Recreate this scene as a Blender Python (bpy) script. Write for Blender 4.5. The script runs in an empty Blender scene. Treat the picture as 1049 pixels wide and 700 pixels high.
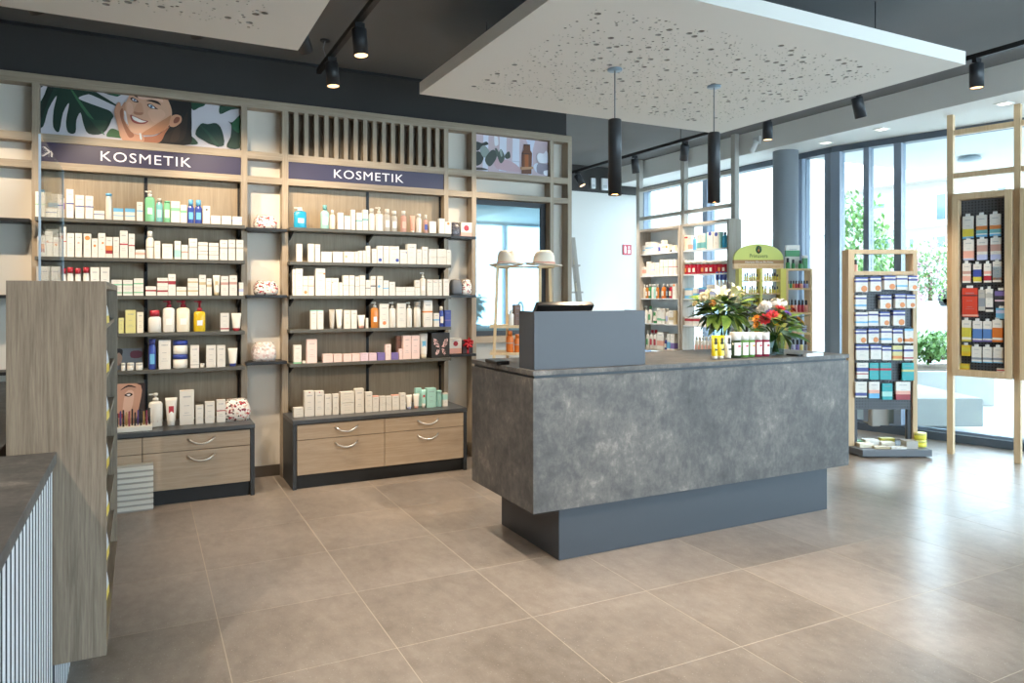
import bpy, bmesh, math, random
from mathutils import Vector, Matrix
from mathutils.geometry import delaunay_2d_cdt
random.seed(7)
S = bpy.context.scene
COL = S.collection
# ------------------------------------------------------------------ camera
TH = math.radians(27.0); SN, CS = math.sin(TH), math.cos(TH)
FPX, U0, V0, CH = 744.0, 524.5, 303.0, 1.4
cam = bpy.data.cameras.new('camera'); camo = bpy.data.objects.new('camera', cam); COL.objects.link(camo)
camo.location = (0, 0, CH); camo.rotation_euler = (math.pi/2, 0, -TH)
cam.sensor_width = 36; cam.lens = FPX/1049*36; cam.shift_y = -(350-V0)/1049
cam.clip_start = 0.05; cam.clip_end = 300
S.camera = camo
# ------------------------------------------------------------------ world / exposure
W = bpy.data.worlds.new('world'); S.world = W; W.use_nodes = True
bg = W.node_tree.nodes['Background']
bg.inputs[0].default_value = (0.74, 0.87, 1.0, 1); bg.inputs[1].default_value = 7.0
S.view_settings.view_transform = 'Standard'; S.view_settings.look = 'None'
S.view_settings.exposure = 0.68; S.view_settings.gamma = 1.0; S.view_settings.use_curve_mapping = False
SPOT_W = 1.0
# ------------------------------------------------------------------ picking points in the room
def _s(u): return (u-U0)/FPX
def xat(u, Y): s = _s(u); return Y*(SN+CS*s)/(CS-SN*s)
def zat(u, v, Y): return CH+(V0-v)/FPX*Y/(CS-SN*_s(u))
def yat(u, X): s = _s(u); return X*(CS-SN*s)/(SN+CS*s)
def zatx(u, v, X): return CH+(V0-v)/FPX*X/(SN+CS*_s(u))
def onz(u, v, z):
    d = (CH-z)*FPX/(v-V0); s = _s(u); return Vector(((SN+CS*s)*d, (CS-SN*s)*d, z))
def cview(lat, dep, z=0): return Vector((SN*dep+CS*lat, CS*dep-SN*lat, z))
def atd(u, v, dep): return cview(_s(u)*dep, dep, CH+(V0-v)/FPX*dep)
# ------------------------------------------------------------------ materials
def lin(c):
    if isinstance(c, str):
        c = [int(c[i:i+2], 16)/255 for i in (0, 2, 4)]
    return tuple((x/12.92 if x <= .04045 else ((x+.055)/1.055)**2.4) for x in c)+(1,)
MC = {}
def nt(name):
    m = bpy.data.materials.new(name); m.use_nodes = True
    t = m.node_tree; return m, t, t.nodes['Principled BSDF'], t.nodes, t.links
def mat(hexc, rough=.5, metal=0, emit=0, spec=.5):
    k = (hexc, rough, metal, emit, spec)
    if k in MC: return MC[k]
    m, t, p, n, l = nt('paint_'+hexc)
    p.inputs['Base Color'].default_value = lin(hexc); p.inputs['Roughness'].default_value = rough
    p.inputs['Metallic'].default_value = metal; p.inputs['Specular IOR Level'].default_value = spec
    if emit:
        p.inputs['Emission Color'].default_value = lin(hexc); p.inputs['Emission Strength'].default_value = emit
    MC[k] = m; return m
def ramp(n, stops):
    r = n.new('ShaderNodeValToRGB'); e = r.color_ramp.elements
    e[0].position, e[0].color = stops[0][0], lin(stops[0][1]); e[1].position, e[1].color = stops[-1][0], lin(stops[-1][1])
    for p, c in stops[1:-1]:
        x = e.new(p); x.color = lin(c)
    return r
def noise(n, l, vec, scale, detail=4, rough=.6, dist=0):
    a = n.new('ShaderNodeTexNoise'); a.inputs['Scale'].default_value = scale; a.inputs['Detail'].default_value = detail
    a.inputs['Roughness'].default_value = rough; a.inputs['Distortion'].default_value = dist
    if vec is not None: l.new(vec, a.inputs['Vector'])
    return a
def coords(n, l, scl=(1, 1, 1), src='pos'):
    mp = n.new('ShaderNodeMapping'); mp.inputs['Scale'].default_value = scl
    if src == 'pos':
        g = n.new('ShaderNodeNewGeometry'); l.new(g.outputs['Position'], mp.inputs[0])
    else:
        g = n.new('ShaderNodeTexCoord'); l.new(g.outputs[src], mp.inputs[0])
    return mp.outputs[0]
def bump(n, l, p, h, strength=.2, dist=.002):
    b = n.new('ShaderNodeBump'); b.inputs['Strength'].default_value = strength; b.inputs['Distance'].default_value = dist
    l.new(h, b.inputs['Height']); l.new(b.outputs[0], p.inputs['Normal'])
def wood(name, c0, c1, c2, axis='z', rough=.55, fine=1.0):
    if name in MC: return MC[name]
    m, t, p, n, l = nt(name)
    sc = {'z': (42*fine, 42*fine, 1.6*fine), 'x': (1.6*fine, 42*fine, 42*fine), 'y': (42*fine, 1.6*fine, 42*fine)}[axis]
    a = noise(n, l, coords(n, l, sc), 1.0, 6, .65, .6)
    b = noise(n, l, coords(n, l, tuple(x*3.4 for x in sc)), 1.0, 3, .7)
    mx = n.new('ShaderNodeMath'); mx.operation = 'MULTIPLY_ADD'; mx.inputs[1].default_value = .45
    l.new(b.outputs[0], mx.inputs[0])
    ms = n.new('ShaderNodeMath'); ms.operation = 'MULTIPLY'; ms.inputs[1].default_value = .6; l.new(a.outputs[0], ms.inputs[0]); l.new(ms.outputs[0], mx.inputs[2])
    r = ramp(n, [(.32, c0), (.52, c1), (.72, c2)]); l.new(mx.outputs[0], r.inputs[0]); l.new(r.outputs[0], p.inputs['Base Color'])
    p.inputs['Roughness'].default_value = rough; bump(n, l, p, mx.outputs[0], .25, .001)
    MC[name] = m; return m
OAK = ('8b7d6c', 'a3937f', 'b4a692')
GREYOAK = ('62564a', '867969', '9f917f')
oak_v = wood('oak_upright', *OAK, 'z'); oak_h = wood('oak_lengthwise', *OAK, 'x'); oak_y = wood('oak_crosswise', *OAK, 'y')
oak_d = wood('oak_drawer', '9d8973', 'af9b84', 'bca993', 'x', fine=1.6)
gond_v = wood('grey_oak_upright', *GREYOAK, 'z', fine=1.6); gond_h = wood('grey_oak_crosswise', *GREYOAK, 'y')
beech = wood('pale_beech', 'c9a878', 'd9bb8d', 'e2c89c', 'z', fine=.7)
pine = wood('pale_pine', 'd8b98a', 'e6cda2', 'eed9b4', 'z', fine=.8)
greywood = wood('white_washed_lattice', 'a8a49c', 'b9b5ad', 'c4c0b8', 'z')
def stone_mat():
    m, t, p, n, l = nt('slate_laminate')
    v = coords(n, l)
    a = noise(n, l, v, 2.4, 9, .66, .15); b = noise(n, l, v, 8, 8, .74, .35); c = noise(n, l, coords(n, l, (30, 30, 18)), 1.0, 4, .75, .4)
    def mad(x, k, y=None):
        q = n.new('ShaderNodeMath'); q.operation = 'MULTIPLY_ADD'; q.inputs[1].default_value = k; l.new(x, q.inputs[0])
        if y is None: q.inputs[2].default_value = 0
        else: l.new(y, q.inputs[2])
        return q.outputs[0]
    f = mad(c.outputs[0], .24, mad(b.outputs[0], .34, mad(a.outputs[0], .46)))
    r = ramp(n, [(.38, '3f3e3e'), (.50, '565554'), (.58, '6b6865'), (.70, 'a29a91')]); l.new(f, r.inputs[0])
    l.new(r.outputs[0], p.inputs['Base Color']); p.inputs['Roughness'].default_value = .5; p.inputs['Specular IOR Level'].default_value = .35
    bump(n, l, p, f, .15, .002); return m
stone = stone_mat()
def tile_mat():
    m, t, p, n, l = nt('beige_stone_tile')
    v = coords(n, l)
    a = noise(n, l, v, 1.6, 6, .6, .4); b = noise(n, l, coords(n, l, (16, 9, 12)), 1.0, 5, .7); c = noise(n, l, v, 150, 2, .6)
    oi = n.new('ShaderNodeObjectInfo')
    q = n.new('ShaderNodeMath'); q.operation = 'MULTIPLY_ADD'; q.inputs[1].default_value = .5; l.new(a.outputs[0], q.inputs[0])
    q2 = n.new('ShaderNodeMath'); q2.operation = 'MULTIPLY_ADD'; q2.inputs[1].default_value = .4; l.new(b.outputs[0], q2.inputs[0])
    q3 = n.new('ShaderNodeMath'); q3.operation = 'MULTIPLY'; q3.inputs[1].default_value = .09; l.new(oi.outputs['Random'], q3.inputs[0])
    l.new(q3.outputs[0], q2.inputs[2]); l.new(q2.outputs[0], q.inputs[2])
    r = ramp(n, [(.32, '7b7065'), (.5, '968a7f'), (.68, 'aca095')]); l.new(q.outputs[0], r.inputs[0])
    r2 = ramp(n, [(.66, '000000'), (.74, 'ffffff')]); l.new(c.outputs[0], r2.inputs[0])
    mx = n.new('ShaderNodeMixRGB'); mx.inputs[2].default_value = lin('d8cfc2'); l.new(r2.outputs[0], mx.inputs[0]); l.new(r.outputs[0], mx.inputs[1])
    l.new(mx.outputs[0], p.inputs['Base Color'])
    rr = n.new('ShaderNodeMapRange'); rr.inputs['To Min'].default_value = .22; rr.inputs['To Max'].default_value = .38; p.inputs['Roughness'].default_value = .29
    bump(n, l, p, c.outputs[0], .04, .001); return m
tile_m = tile_mat()
def plaster(name, c, rough=.9, amt=.06):
    m, t, p, n, l = nt(name)
    a = noise(n, l, coords(n, l), 3, 5); cc = lin(c)
    r = n.new('ShaderNodeMapRange'); r.inputs['To Min'].default_value = 1-amt; r.inputs['To Max'].default_value = 1+amt; l.new(a.outputs[0], r.inputs[0])
    mx = n.new('ShaderNodeVectorMath'); mx.operation = 'SCALE'; mx.inputs[0].default_value = cc[:3]; l.new(r.outputs[0], mx.inputs['Scale']); l.new(mx.outputs[0], p.inputs['Base Color'])
    p.inputs['Roughness'].default_value = rough
    g = noise(n, l, coords(n, l), 160, 2); bump(n, l, p, g.outputs[0], .08, .001); return m
anth_wall = plaster('anthracite_wall_paint', '444241'); anth_ceil = plaster('anthracite_ceiling_paint', '757474')
white_wall = plaster('white_wall_paint', 'e6e4df', amt=.02); cream_wall = plaster('cream_niche_paint', 'dcd5ca', amt=.02)
white_panel = plaster('white_acoustic_plaster', 'e4dfd8', amt=.02)
concrete = plaster('pale_concrete', 'b3b2ae', amt=.12); paving = plaster('pale_paving', 'b9b7b3', amt=.08)
house_white = plaster('white_render', 'b5b2ab', amt=.03)
def pegboard_mat():
    m, t, p, n, l = nt('perforated_anthracite_steel')
    tc = n.new('ShaderNodeTexCoord'); sp = n.new('ShaderNodeSeparateXYZ'); l.new(tc.outputs['Object'], sp.inputs[0])
    def fr(o):
        a = n.new('ShaderNodeMath'); a.operation = 'MULTIPLY'; a.inputs[1].default_value = 1/.025; l.new(o, a.inputs[0])
        b = n.new('ShaderNodeMath'); b.operation = 'FRACT'; l.new(a.outputs[0], b.inputs[0])
        c = n.new('ShaderNodeMath'); c.operation = 'SUBTRACT'; c.inputs[1].default_value = .5; l.new(b.outputs[0], c.inputs[0])
        d = n.new('ShaderNodeMath'); d.operation = 'MULTIPLY'; l.new(c.outputs[0], d.inputs[0]); l.new(c.outputs[0], d.inputs[1]); return d.outputs[0]
    s = n.new('ShaderNodeMath'); s.operation = 'ADD'; l.new(fr(sp.outputs[0]), s.inputs[0]); l.new(fr(sp.outputs[2]), s.inputs[1])
    k = n.new('ShaderNodeMath'); k.operation = 'LESS_THAN'; k.inputs[1].default_value = .05; l.new(s.outputs[0], k.inputs[0])
    mx = n.new('ShaderNodeMixRGB'); mx.inputs[1].default_value = lin('55565a'); mx.inputs[2].default_value = lin('1d1d20'); l.new(k.outputs[0], mx.inputs[0]); l.new(mx.outputs[0], p.inputs['Base Color'])
    p.inputs['Roughness'].default_value = .5; return m
pegm = pegboard_mat()
def glass_mat(name, tint='eef6f8', refl=.08, rough=0.0, edge=1.25):
    m, t, p, n, l = nt(name); n.remove(p)
    tr = n.new('ShaderNodeBsdfTransparent'); tr.inputs[0].default_value = lin(tint)
    gl = n.new('ShaderNodeBsdfGlossy'); gl.inputs['Roughness'].default_value = rough
    lw = n.new('ShaderNodeLayerWeight'); lw.inputs[0].default_value = .5
    pw = n.new('ShaderNodeMath'); pw.operation = 'POWER'; pw.inputs[1].default_value = 5; l.new(lw.outputs['Facing'], pw.inputs[0])
    fr = n.new('ShaderNodeMath'); fr.operation = 'MULTIPLY_ADD'; fr.inputs[1].default_value = .7; fr.inputs[2].default_value = ((edge-1)/(edge+1))**2; l.new(pw.outputs[0], fr.inputs[0])
    mx = n.new('ShaderNodeMixShader'); l.new(fr.outputs[0], mx.inputs[0]); l.new(tr.outputs[0], mx.inputs[1]); l.new(gl.outputs[0], mx.inputs[2])
    l.new(mx.outputs[0], n['Material Output'].inputs[0]); return m
glass = glass_mat('window_glass'); acrylic = glass_mat('clear_acrylic', 'e9f0f2', edge=1.35); vase_glass = glass_mat('vase_glass', 'e4eff1', edge=1.22)
mirror_glass = mat('8fb2c0', .03, .55, 0, 1.0)
canopy_m = plaster('canopy_render', 'd2d2cf', amt=.02)
def print_mat(hexc, ink='8c8f98'):
    k = ('print', hexc, ink)
    if k in MC: return MC[k]
    m, t, p, n, l = nt('printed_card_'+hexc)
    tc = n.new('ShaderNodeTexCoord'); sp = n.new('ShaderNodeSeparateXYZ'); l.new(tc.outputs['Generated'], sp.inputs[0])
    def band(o, a, b):
        x = n.new('ShaderNodeMath'); x.operation = 'GREATER_THAN'; x.inputs[1].default_value = a; l.new(o, x.inputs[0])
        y = n.new('ShaderNodeMath'); y.operation = 'LESS_THAN'; y.inputs[1].default_value = b; l.new(o, y.inputs[0])
        z = n.new('ShaderNodeMath'); z.operation = 'MULTIPLY'; l.new(x.outputs[0], z.inputs[0]); l.new(y.outputs[0], z.inputs[1]); return z.outputs[0]
    def mul(a, b):
        z = n.new('ShaderNodeMath'); z.operation = 'MULTIPLY'; l.new(a, z.inputs[0]); l.new(b, z.inputs[1]); return z.outputs[0]
    def add(a, b):
        z = n.new('ShaderNodeMath'); z.operation = 'MAXIMUM'; l.new(a, z.inputs[0]); l.new(b, z.inputs[1]); return z.outputs[0]
    wide = band(sp.outputs[0], .22, .78); nar = band(sp.outputs[0], .3, .66)
    f = add(mul(wide, band(sp.outputs[2], .80, .845)), add(mul(nar, band(sp.outputs[2], .55, .57)), add(mul(nar, band(sp.outputs[2], .34, .36)), mul(wide, band(sp.outputs[2], .27, .285)))))
    ns = noise(n, l, coords(n, l, (160, 160, 20), 'Object'), 1.0, 1)
    g = n.new('ShaderNodeMath'); g.operation = 'MULTIPLY'; l.new(f, g.inputs[0]); l.new(ns.outputs[0], g.inputs[1])
    mx = n.new('ShaderNodeMixRGB'); mx.inputs[1].default_value = lin(hexc); mx.inputs[2].default_value = lin(ink); l.new(g.outputs[0], mx.inputs[0]); l.new(mx.outputs[0], p.inputs['Base Color'])
    p.inputs['Roughness'].default_value = .45; MC[k] = m; return m
def spots_mat(name, base, cols, scale=45, thr=.5):
    if name in MC: return MC[name]
    m, t, p, n, l = nt(name)
    v = n.new('ShaderNodeTexVoronoi'); v.inputs['Scale'].default_value = scale; l.new(coords(n, l, (1, 1, 1), 'Object'), v.inputs['Vector'])
    sp = n.new('ShaderNodeSeparateColor'); l.new(v.outputs['Color'], sp.inputs[0])
    r = n.new('ShaderNodeValToRGB'); r.color_ramp.interpolation = 'CONSTANT'; e = r.color_ramp.elements
    e[0].position = 0; e[0].color = lin(base); e[1].position = thr; e[1].color = lin(cols[0])
    for i, c in enumerate(cols[1:]):
        x = e.new(thr+(1-thr)*(i+1)/len(cols)); x.color = lin(c)
    l.new(sp.outputs[0], r.inputs[0]); l.new(r.outputs[0], p.inputs['Base Color']); p.inputs['Roughness'].default_value = .3
    MC[name] = m; return m
def leaf_mat(name, c0, c1):
    if name in MC: return MC[name]
    m, t, p, n, l = nt(name)
    a = noise(n, l, coords(n, l), 25, 3); oi = n.new('ShaderNodeObjectInfo')
    r = ramp(n, [(.3, c0), (.7, c1)]); l.new(a.outputs[0], r.inputs[0]); l.new(r.outputs[0], p.inputs['Base Color'])
    p.inputs['Roughness'].default_value = .45; MC[name] = m; return m
black_m = mat('1b1c1f', .45); dark_m = mat('34373c', .5); steel_m = mat('c9c9c6', .3, 1); shelf_m = mat('56554f', .5); anthr = mat('4b5057', .45)
cab_m = mat('35383b', .5); grout_m = mat('c6b9a8', .8); lampblack = mat('2d3034', .42); mull_m = mat('8490a0', .45); mull_d = mat('535d69', .45)
# ------------------------------------------------------------------ mesh builder
class MB:
    def __init__(s): s.v = []; s.f = []; s.m = []; s.sm = []
    def add(s, vs, fs, mi=0, smooth=False, M=None):
        o = len(s.v)
        for p in vs: s.v.append(tuple(M @ Vector(p)) if M is not None else tuple(p))
        for f in fs: s.f.append([i+o for i in f]); s.m.append(mi); s.sm.append(smooth)
        return s
    def box(s, x0, x1, y0, y1, z0, z1, mi=0, M=None):
        vs = [(x, y, z) for z in (z0, z1) for y in (y0, y1) for x in (x0, x1)]
        return s.add(vs, [(0, 2, 3, 1), (4, 5, 7, 6), (0, 1, 5, 4), (2, 6, 7, 3), (0, 4, 6, 2), (1, 3, 7, 5)], mi, False, M)
    def lathe(s, prof, n=14, mi=0, M=None, sx=1, sy=1, smooth=True, pw=1.0):
        vs = []; fs = []
        for r, z in prof:
            for k in range(n):
                a = 2*math.pi*(k+.5)/n; c, q = math.cos(a), math.sin(a)
                if pw != 1.0: c = math.copysign(abs(c)**pw, c); q = math.copysign(abs(q)**pw, q)
                vs.append((r*c*sx, r*q*sy, z))
        L = len(prof)
        for i in range(L-1):
            for k in range(n):
                fs.append((i*n+k, i*n+(k+1) % n, (i+1)*n+(k+1) % n, (i+1)*n+k))
        s.add(vs, fs, mi, smooth, M)
        o = len(s.v)-len(vs)
        if prof[0][0] > 1e-6: s.f.append([o+k for k in reversed(range(n))]); s.m.append(mi); s.sm.append(False)
        if prof[-1][0] > 1e-6: s.f.append([o+(L-1)*n+k for k in range(n)]); s.m.append(mi); s.sm.append(False)
        return s
    def tube(s, pts, r, n=8, mi=0, M=None, smooth=True):
        pts = [Vector(p) for p in pts]; vs = []; fs = []; ref = None
        for i, p in enumerate(pts):
            d = (pts[min(i+1, len(pts)-1)]-pts[max(i-1, 0)]).normalized()
            if ref is None: ref = Vector((0, 0, 1)) if abs(d.z) < .9 else Vector((1, 0, 0))
            a = d.cross(ref).normalized(); b = a.cross(d).normalized(); ref = b
            rr = r[i] if isinstance(r, (list, tuple)) else r
            for k in range(n):
                t = 2*math.pi*k/n; vs.append(tuple(p+a*math.cos(t)*rr+b*math.sin(t)*rr))
        for i in range(len(pts)-1):
            for k in range(n): fs.append((i*n+k, i*n+(k+1) % n, (i+1)*n+(k+1) % n, (i+1)*n+k))
        fs2 = [list(reversed(range(n))), [(len(pts)-1)*n+k for k in range(n)]]
        o = len(s.v); s.add(vs, fs, mi, smooth, M)
        for f in fs2: s.f.append([i+o for i in f]); s.m.append(mi); s.sm.append(False)
        return s
    def prism(s, poly, z0, z1, mi=0, M=None):
        n = len(poly); vs = [(x, y, z0) for x, y in poly]+[(x, y, z1) for x, y in poly]
        fs = [list(reversed(range(n))), list(range(n, 2*n))]+[(i, (i+1) % n, n+(i+1) % n, n+i) for i in range(n)]
        return s.add(vs, fs, mi, False, M)
    def mesh(s, name, mats):
        me = bpy.data.meshes.new(name); me.from_pydata(s.v, [], s.f)
        for x in (mats if isinstance(mats, (list, tuple)) else [mats]): me.materials.append(x)
        me.polygons.foreach_set('material_index', s.m); me.polygons.foreach_set('use_smooth', s.sm); me.update()
        return me
    def obj(s, name, mats, parent=None, loc=None, rz=0, bevel=0, rot=None):
        o = bpy.data.objects.new(name, s.mesh(name, mats)); COL.objects.link(o)
        if parent: o.parent = parent
        if loc is not None: o.location = loc
        if rot is not None: o.rotation_euler = rot
        elif rz: o.rotation_euler.z = rz
        if bevel:
            b = o.modifiers.new('bevel', 'BEVEL'); b.width = bevel; b.segments = 2; b.limit_method = 'ANGLE'; b.angle_limit = .6
        return o
def empty(name, loc=(0, 0, 0), rz=0, parent=None):
    o = bpy.data.objects.new(name, None); COL.objects.link(o); o.location = loc; o.rotation_euler.z = rz; o.empty_display_size = .1
    if parent: o.parent = parent
    return o
def tag(o, label=None, cat=None, group=None, kind=None):
    if label: o['label'] = label
    if cat: o['category'] = cat
    if group: o['group'] = group
    if kind: o['kind'] = kind
    return o
def inst(name, me, parent=None, loc=(0, 0, 0), rz=0, rot=None, sc=None):
    o = bpy.data.objects.new(name, me); COL.objects.link(o); o.location = loc
    if parent: o.parent = parent
    if rot is not None: o.rotation_euler = rot
    else: o.rotation_euler.z = rz
    if sc is not None: o.scale = (sc,)*3 if isinstance(sc, (int, float)) else sc
    return o
def bx(name, m, dims, parent=None, bevel=0): return MB().box(*dims).obj(name, m, parent, bevel=bevel)
def text_mesh(name, body, m, width, height, parent=None, M=None, spacing=1.0, depth=.002, align='CENTER', italic=0):
    c = bpy.data.curves.new(name, 'FONT'); c.body = body; c.align_x = align; c.extrude = depth/2; c.space_character = spacing; c.shear = italic
    c.resolution_u = 3
    o = bpy.data.objects.new(name, c); COL.objects.link(o); bpy.context.view_layer.update()
    dg = bpy.context.evaluated_depsgraph_get(); me = bpy.data.meshes.new_from_object(o.evaluated_get(dg)); bpy.data.objects.remove(o)
    xs = [v.co.x for v in me.vertices]; ys = [v.co.y for v in me.vertices]
    cx, w, y0, h = (min(xs)+max(xs))/2, max(xs)-min(xs), min(ys), max(ys)-min(ys)
    for v in me.vertices:
        x, y, z = (v.co.x-cx)/w*width, (v.co.y-y0)/h*height, v.co.z
        v.co = (x, -z, y)                      # upright, reading from -Y
    me.materials.clear(); me.materials.append(m)
    ob = bpy.data.objects.new(name, me); COL.objects.link(ob)
    if parent: ob.parent = parent
    if M is not None: ob.matrix_local = M
    return ob

# ================================================================== SETTING
YW, YF, YS = 5.88, 5.77, 5.64            # wall, front of the oak lattice, front of the shelves
CEIL = 3.245
XA = 6.66                                 # far glass front runs along Y here
K = Vector((6.645, 5.40)); DB = Vector((.269, -.963)).normalized(); NB = Vector((-DB.y, DB.x))   # near glass front
if NB.x < 0: NB = -NB                     # points outdoors
def pb(t, off=0): q = K+DB*t+NB*off; return q
TEND = 8.2
room = [(-3.2, -2.5), tuple(pb(TEND)), (K.x, K.y), (XA, K.y+.02), (XA, 8.74), (3.45, 8.74), (3.45, 6.03), (-3.2, 6.03)]
fl = MB().prism(room, -.12, -.0005).obj('floor', grout_m); tag(fl, kind='structure')
T = .612; TX, TY = 1.515, 2.777; G = .0018
def clip(poly, p, nrm):
    out = []
    for i in range(len(poly)):
        a, b = Vector(poly[i]), Vector(poly[(i+1) % len(poly)]); da, db = (a-p).dot(nrm), (b-p).dot(nrm)
        if da <= 0: out.append(tuple(a))
        if (da < 0 < db) or (db < 0 < da): out.append(tuple(a+(b-a)*(da/(da-db))))
    return out
half = T/2-G
tmesh = MB().prism([(-half, -half), (half, -half), (half, half), (-half, half)], -.012, 0).mesh('floor_tile', tile_m)
for i in range(-5, 11):
    for j in range(-5, 11):
        cx, cy = TX+(i+.5)*T, TY+(j+.5)*T
        if cy > 8.9 or cx < -2 or cy < -.3 or (cx < 3.3 and cy > 6.3): continue
        q = [(cx-half, cy-half), (cx+half, cy-half), (cx+half, cy+half), (cx-half, cy+half)]
        c = clip(q, K-NB*.03, NB) if cy-half < K.y else q
        c = clip(c, Vector((XA-.03, 0)), Vector((1, 0))) if c and cy+half > K.y else c
        if len(c) < 3: continue
        if c == q: inst('floor_tile', tmesh, fl, (cx, cy, 0))
        else: MB().prism([(x-cx, y-cy) for x, y in c], -.012, 0).obj('floor_tile', tile_m, fl, (cx, cy, 0))
o = MB().prism(room, CEIL, CEIL+.1).obj('ceiling', anth_ceil); tag(o, kind='structure')
w = MB(); w.box(-3.2, 3.57, YW, 6.03, 0, 2.87, 0); w.box(-3.2, 3.57, YW-.005, 6.03, 2.87, CEIL, 1)
tag(w.obj('wall_left', [cream_wall, anth_wall]), kind='structure')
w = MB(); w.box(3.45, XA, 8.74, 8.9, 0, 2.88, 0); w.box(3.45, XA, 8.70, 8.9, 2.88, CEIL, 1)
wf = tag(w.obj('wall_far', [white_wall, anth_wall]), kind='structure')
tag(bx('wall_alcove', white_wall, (3.45, 3.57, 6.03, 8.74, 0, CEIL)), kind='structure')
tag(bx('wall_side', white_wall, (-3.35, -3.2, -2.5, 6.03, 0, CEIL)), kind='structure')
tag(bx('wall_behind', white_wall, (2.6, pb(TEND).x+.1, -2.65, -2.5, 3.0, CEIL)), kind='structure')
tag(bx('wall_behind_left', white_wall, (-3.35, 2.6, -2.65, -2.5, 0, CEIL)), kind='structure')
tag(bx('baseboard_left', mat('5a5148', .6), (-3.2, 3.57, YW-.012, YW, 0, .085)), kind='structure')
tag(bx('baseboard_alcove', mat('5a5148', .6), (3.57, XA-.1, 8.728, 8.74, 0, .085)), kind='structure')
tag(bx('trim_shadow_gap', mat('26282c', .6), (-3.2, 3.57, YW-.02, YW-.006, CEIL-.022, CEIL-.001)), kind='structure')  # dark strip whose colour stands in for the shadow gap below the ceiling
# white bulkhead over the glass front
e = pb(TEND)
bh = MB().prism([(6.10, -2.5), (e.x, e.y), (K.x, K.y), (XA, K.y+.02), (XA, 8.70), (6.10, 8.70)], 3.0, CEIL-.002).obj('trim_2', white_wall)
tag(bh, kind='structure')
for u, v in ((1028.6, 105.7), (903, 132), (845.7, 146), (975, 118)):
    p = onz(u, v, 3.0)
    if u == 975: continue
    d = empty('recessed_downlight', (p.x, p.y, 2.999))
    tag(d, 'square white recessed downlight in the soffit above the glass front', 'downlight', 'recessed downlights in the soffit')
    MB().box(-.055, .055, -.055, .055, -.006, 0).obj('bezel', mat('f2f2ef', .5), d)
    MB().box(-.038, .038, -.038, .038, -.008, -.006).obj('lens', mat('fff3dc', .4, 0, 1.2), d)
# ---------------- glass fronts
def bar(parent, name, a, b, wid, z0, z1, m, off=0.0, depth=.12):
    a, b = Vector(a), Vector(b); d = (b-a).normalized(); n = Vector((d.y, -d.x))
    if n.x < 0: n = -n
    return MB().prism([tuple(a+n*(off-depth/2)), tuple(b+n*(off-depth/2)), tuple(b+n*(off+depth/2)), tuple(a+n*(off+depth/2))], z0, z1).obj(name, m, parent)
def front(name, p0, p1, stops, m=mull_m):
    """stops: distances of the mullion centres from p0, widths"""
    root = empty(name, (0, 0, 0)); tag(root, kind='structure')
    p0, p1 = Vector(p0), Vector(p1); d = (p1-p0).normalized()
    bar(root, 'head_rail', p0, p1, 0, 2.935, 3.0, mull_d); bar(root, 'sill_rail', p0, p1, 0, 0, .075, mull_d)
    bar(root, 'sill_rail', p0, p1, 0, .075, .10, mull_m, .03, .05)
    for t, wd in stops: bar(root, 'mullion', p0+d*(t-wd/2), p0+d*(t+wd/2), 0, .10, 2.935, m, 0, .13)
    for (t0, w0), (t1, w1) in zip(stops[:-1], stops[1:]):
        bar(root, 'pane', p0+d*(t0+w0/2), p0+d*(t1-w1/2), 0, .10, 2.935, glass, .0, .012)
    return root
front('window_1', (XA, 8.74), (XA, K.y), [(.06, .05), (1.38, .09), (2.93, .06), (3.30, .08)])
front('window_2', K, pb(TEND), [(.04, .10), (.36, .055), (.665, .07), (3.0, .07), (5.2, .07), (8.15, .07)])
front('window_fill_rear', (2.6, -2.56), (pb(TEND).x+.05, -2.56), [(.04, .08)]+[(1.5*k, .07) for k in range(1, 4)]+[(pb(TEND).x-2.6, .08)])  # unseen rear glazing, added so daylight reaches the counter front
# round column
c = MB().lathe([(.135, 0), (.135, 3.0)], 40).obj('column', plaster('grey_column_paint', '9aa1a8'), None, (6.36, 5.80, 0))
tag(c, 'round grey painted column standing just inside the glass front', 'column')
# ---------------- wall and window lattices
def lattice_rails(root, m, pts, zs, th=.03):
    pass
RAILS = [(2.82, 2.885), (2.435, 2.49), (2.254, 2.303)]
lat = empty('wall_lattice', (0, YF, 0))
tag(lat, 'grey oak post and rail lattice with dark shelves covering the cosmetics wall', 'shelving')
def lb(name, m, x0, x1, y0, y1, z0, z1, parent=lat, bevel=.0015):
    return MB().box(x0, x1, y0-YF, y1-YF, z0, z1).obj(name, m, parent, bevel=bevel)
POSTS = [(-2.6, -2.555), (-1.63, -1.585), (-.655, -.612), (.662, .707), (.959, 1.006), (2.292, 2.332), (2.549, 2.592), (3.333, 3.372), (3.522, 3.565)]
for a, b in POSTS: lb('post', oak_v, a, b, YF, YW-.001, 0, 2.82)
for k, (z0, z1) in enumerate(RAILS):
    if k == 0: lb('rail', oak_h, -2.6, 3.565, YF, YW-.001, z0, z1)
    else:
        for (a0, a1), (b0, b1) in zip(POSTS[:-1], POSTS[1:]): lb('rail', oak_h, a1, b0, YF+.001, YW-.001, z0, z1, bevel=0)
lb('rail', oak_h, 2.592, 3.333, YF+.001, YW-.001, .985, 1.04)
bp = wood('oak_bay_panel', '8c7c68', '9f8e77', 'ac9c85', 'z', fine=1.2)
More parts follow.
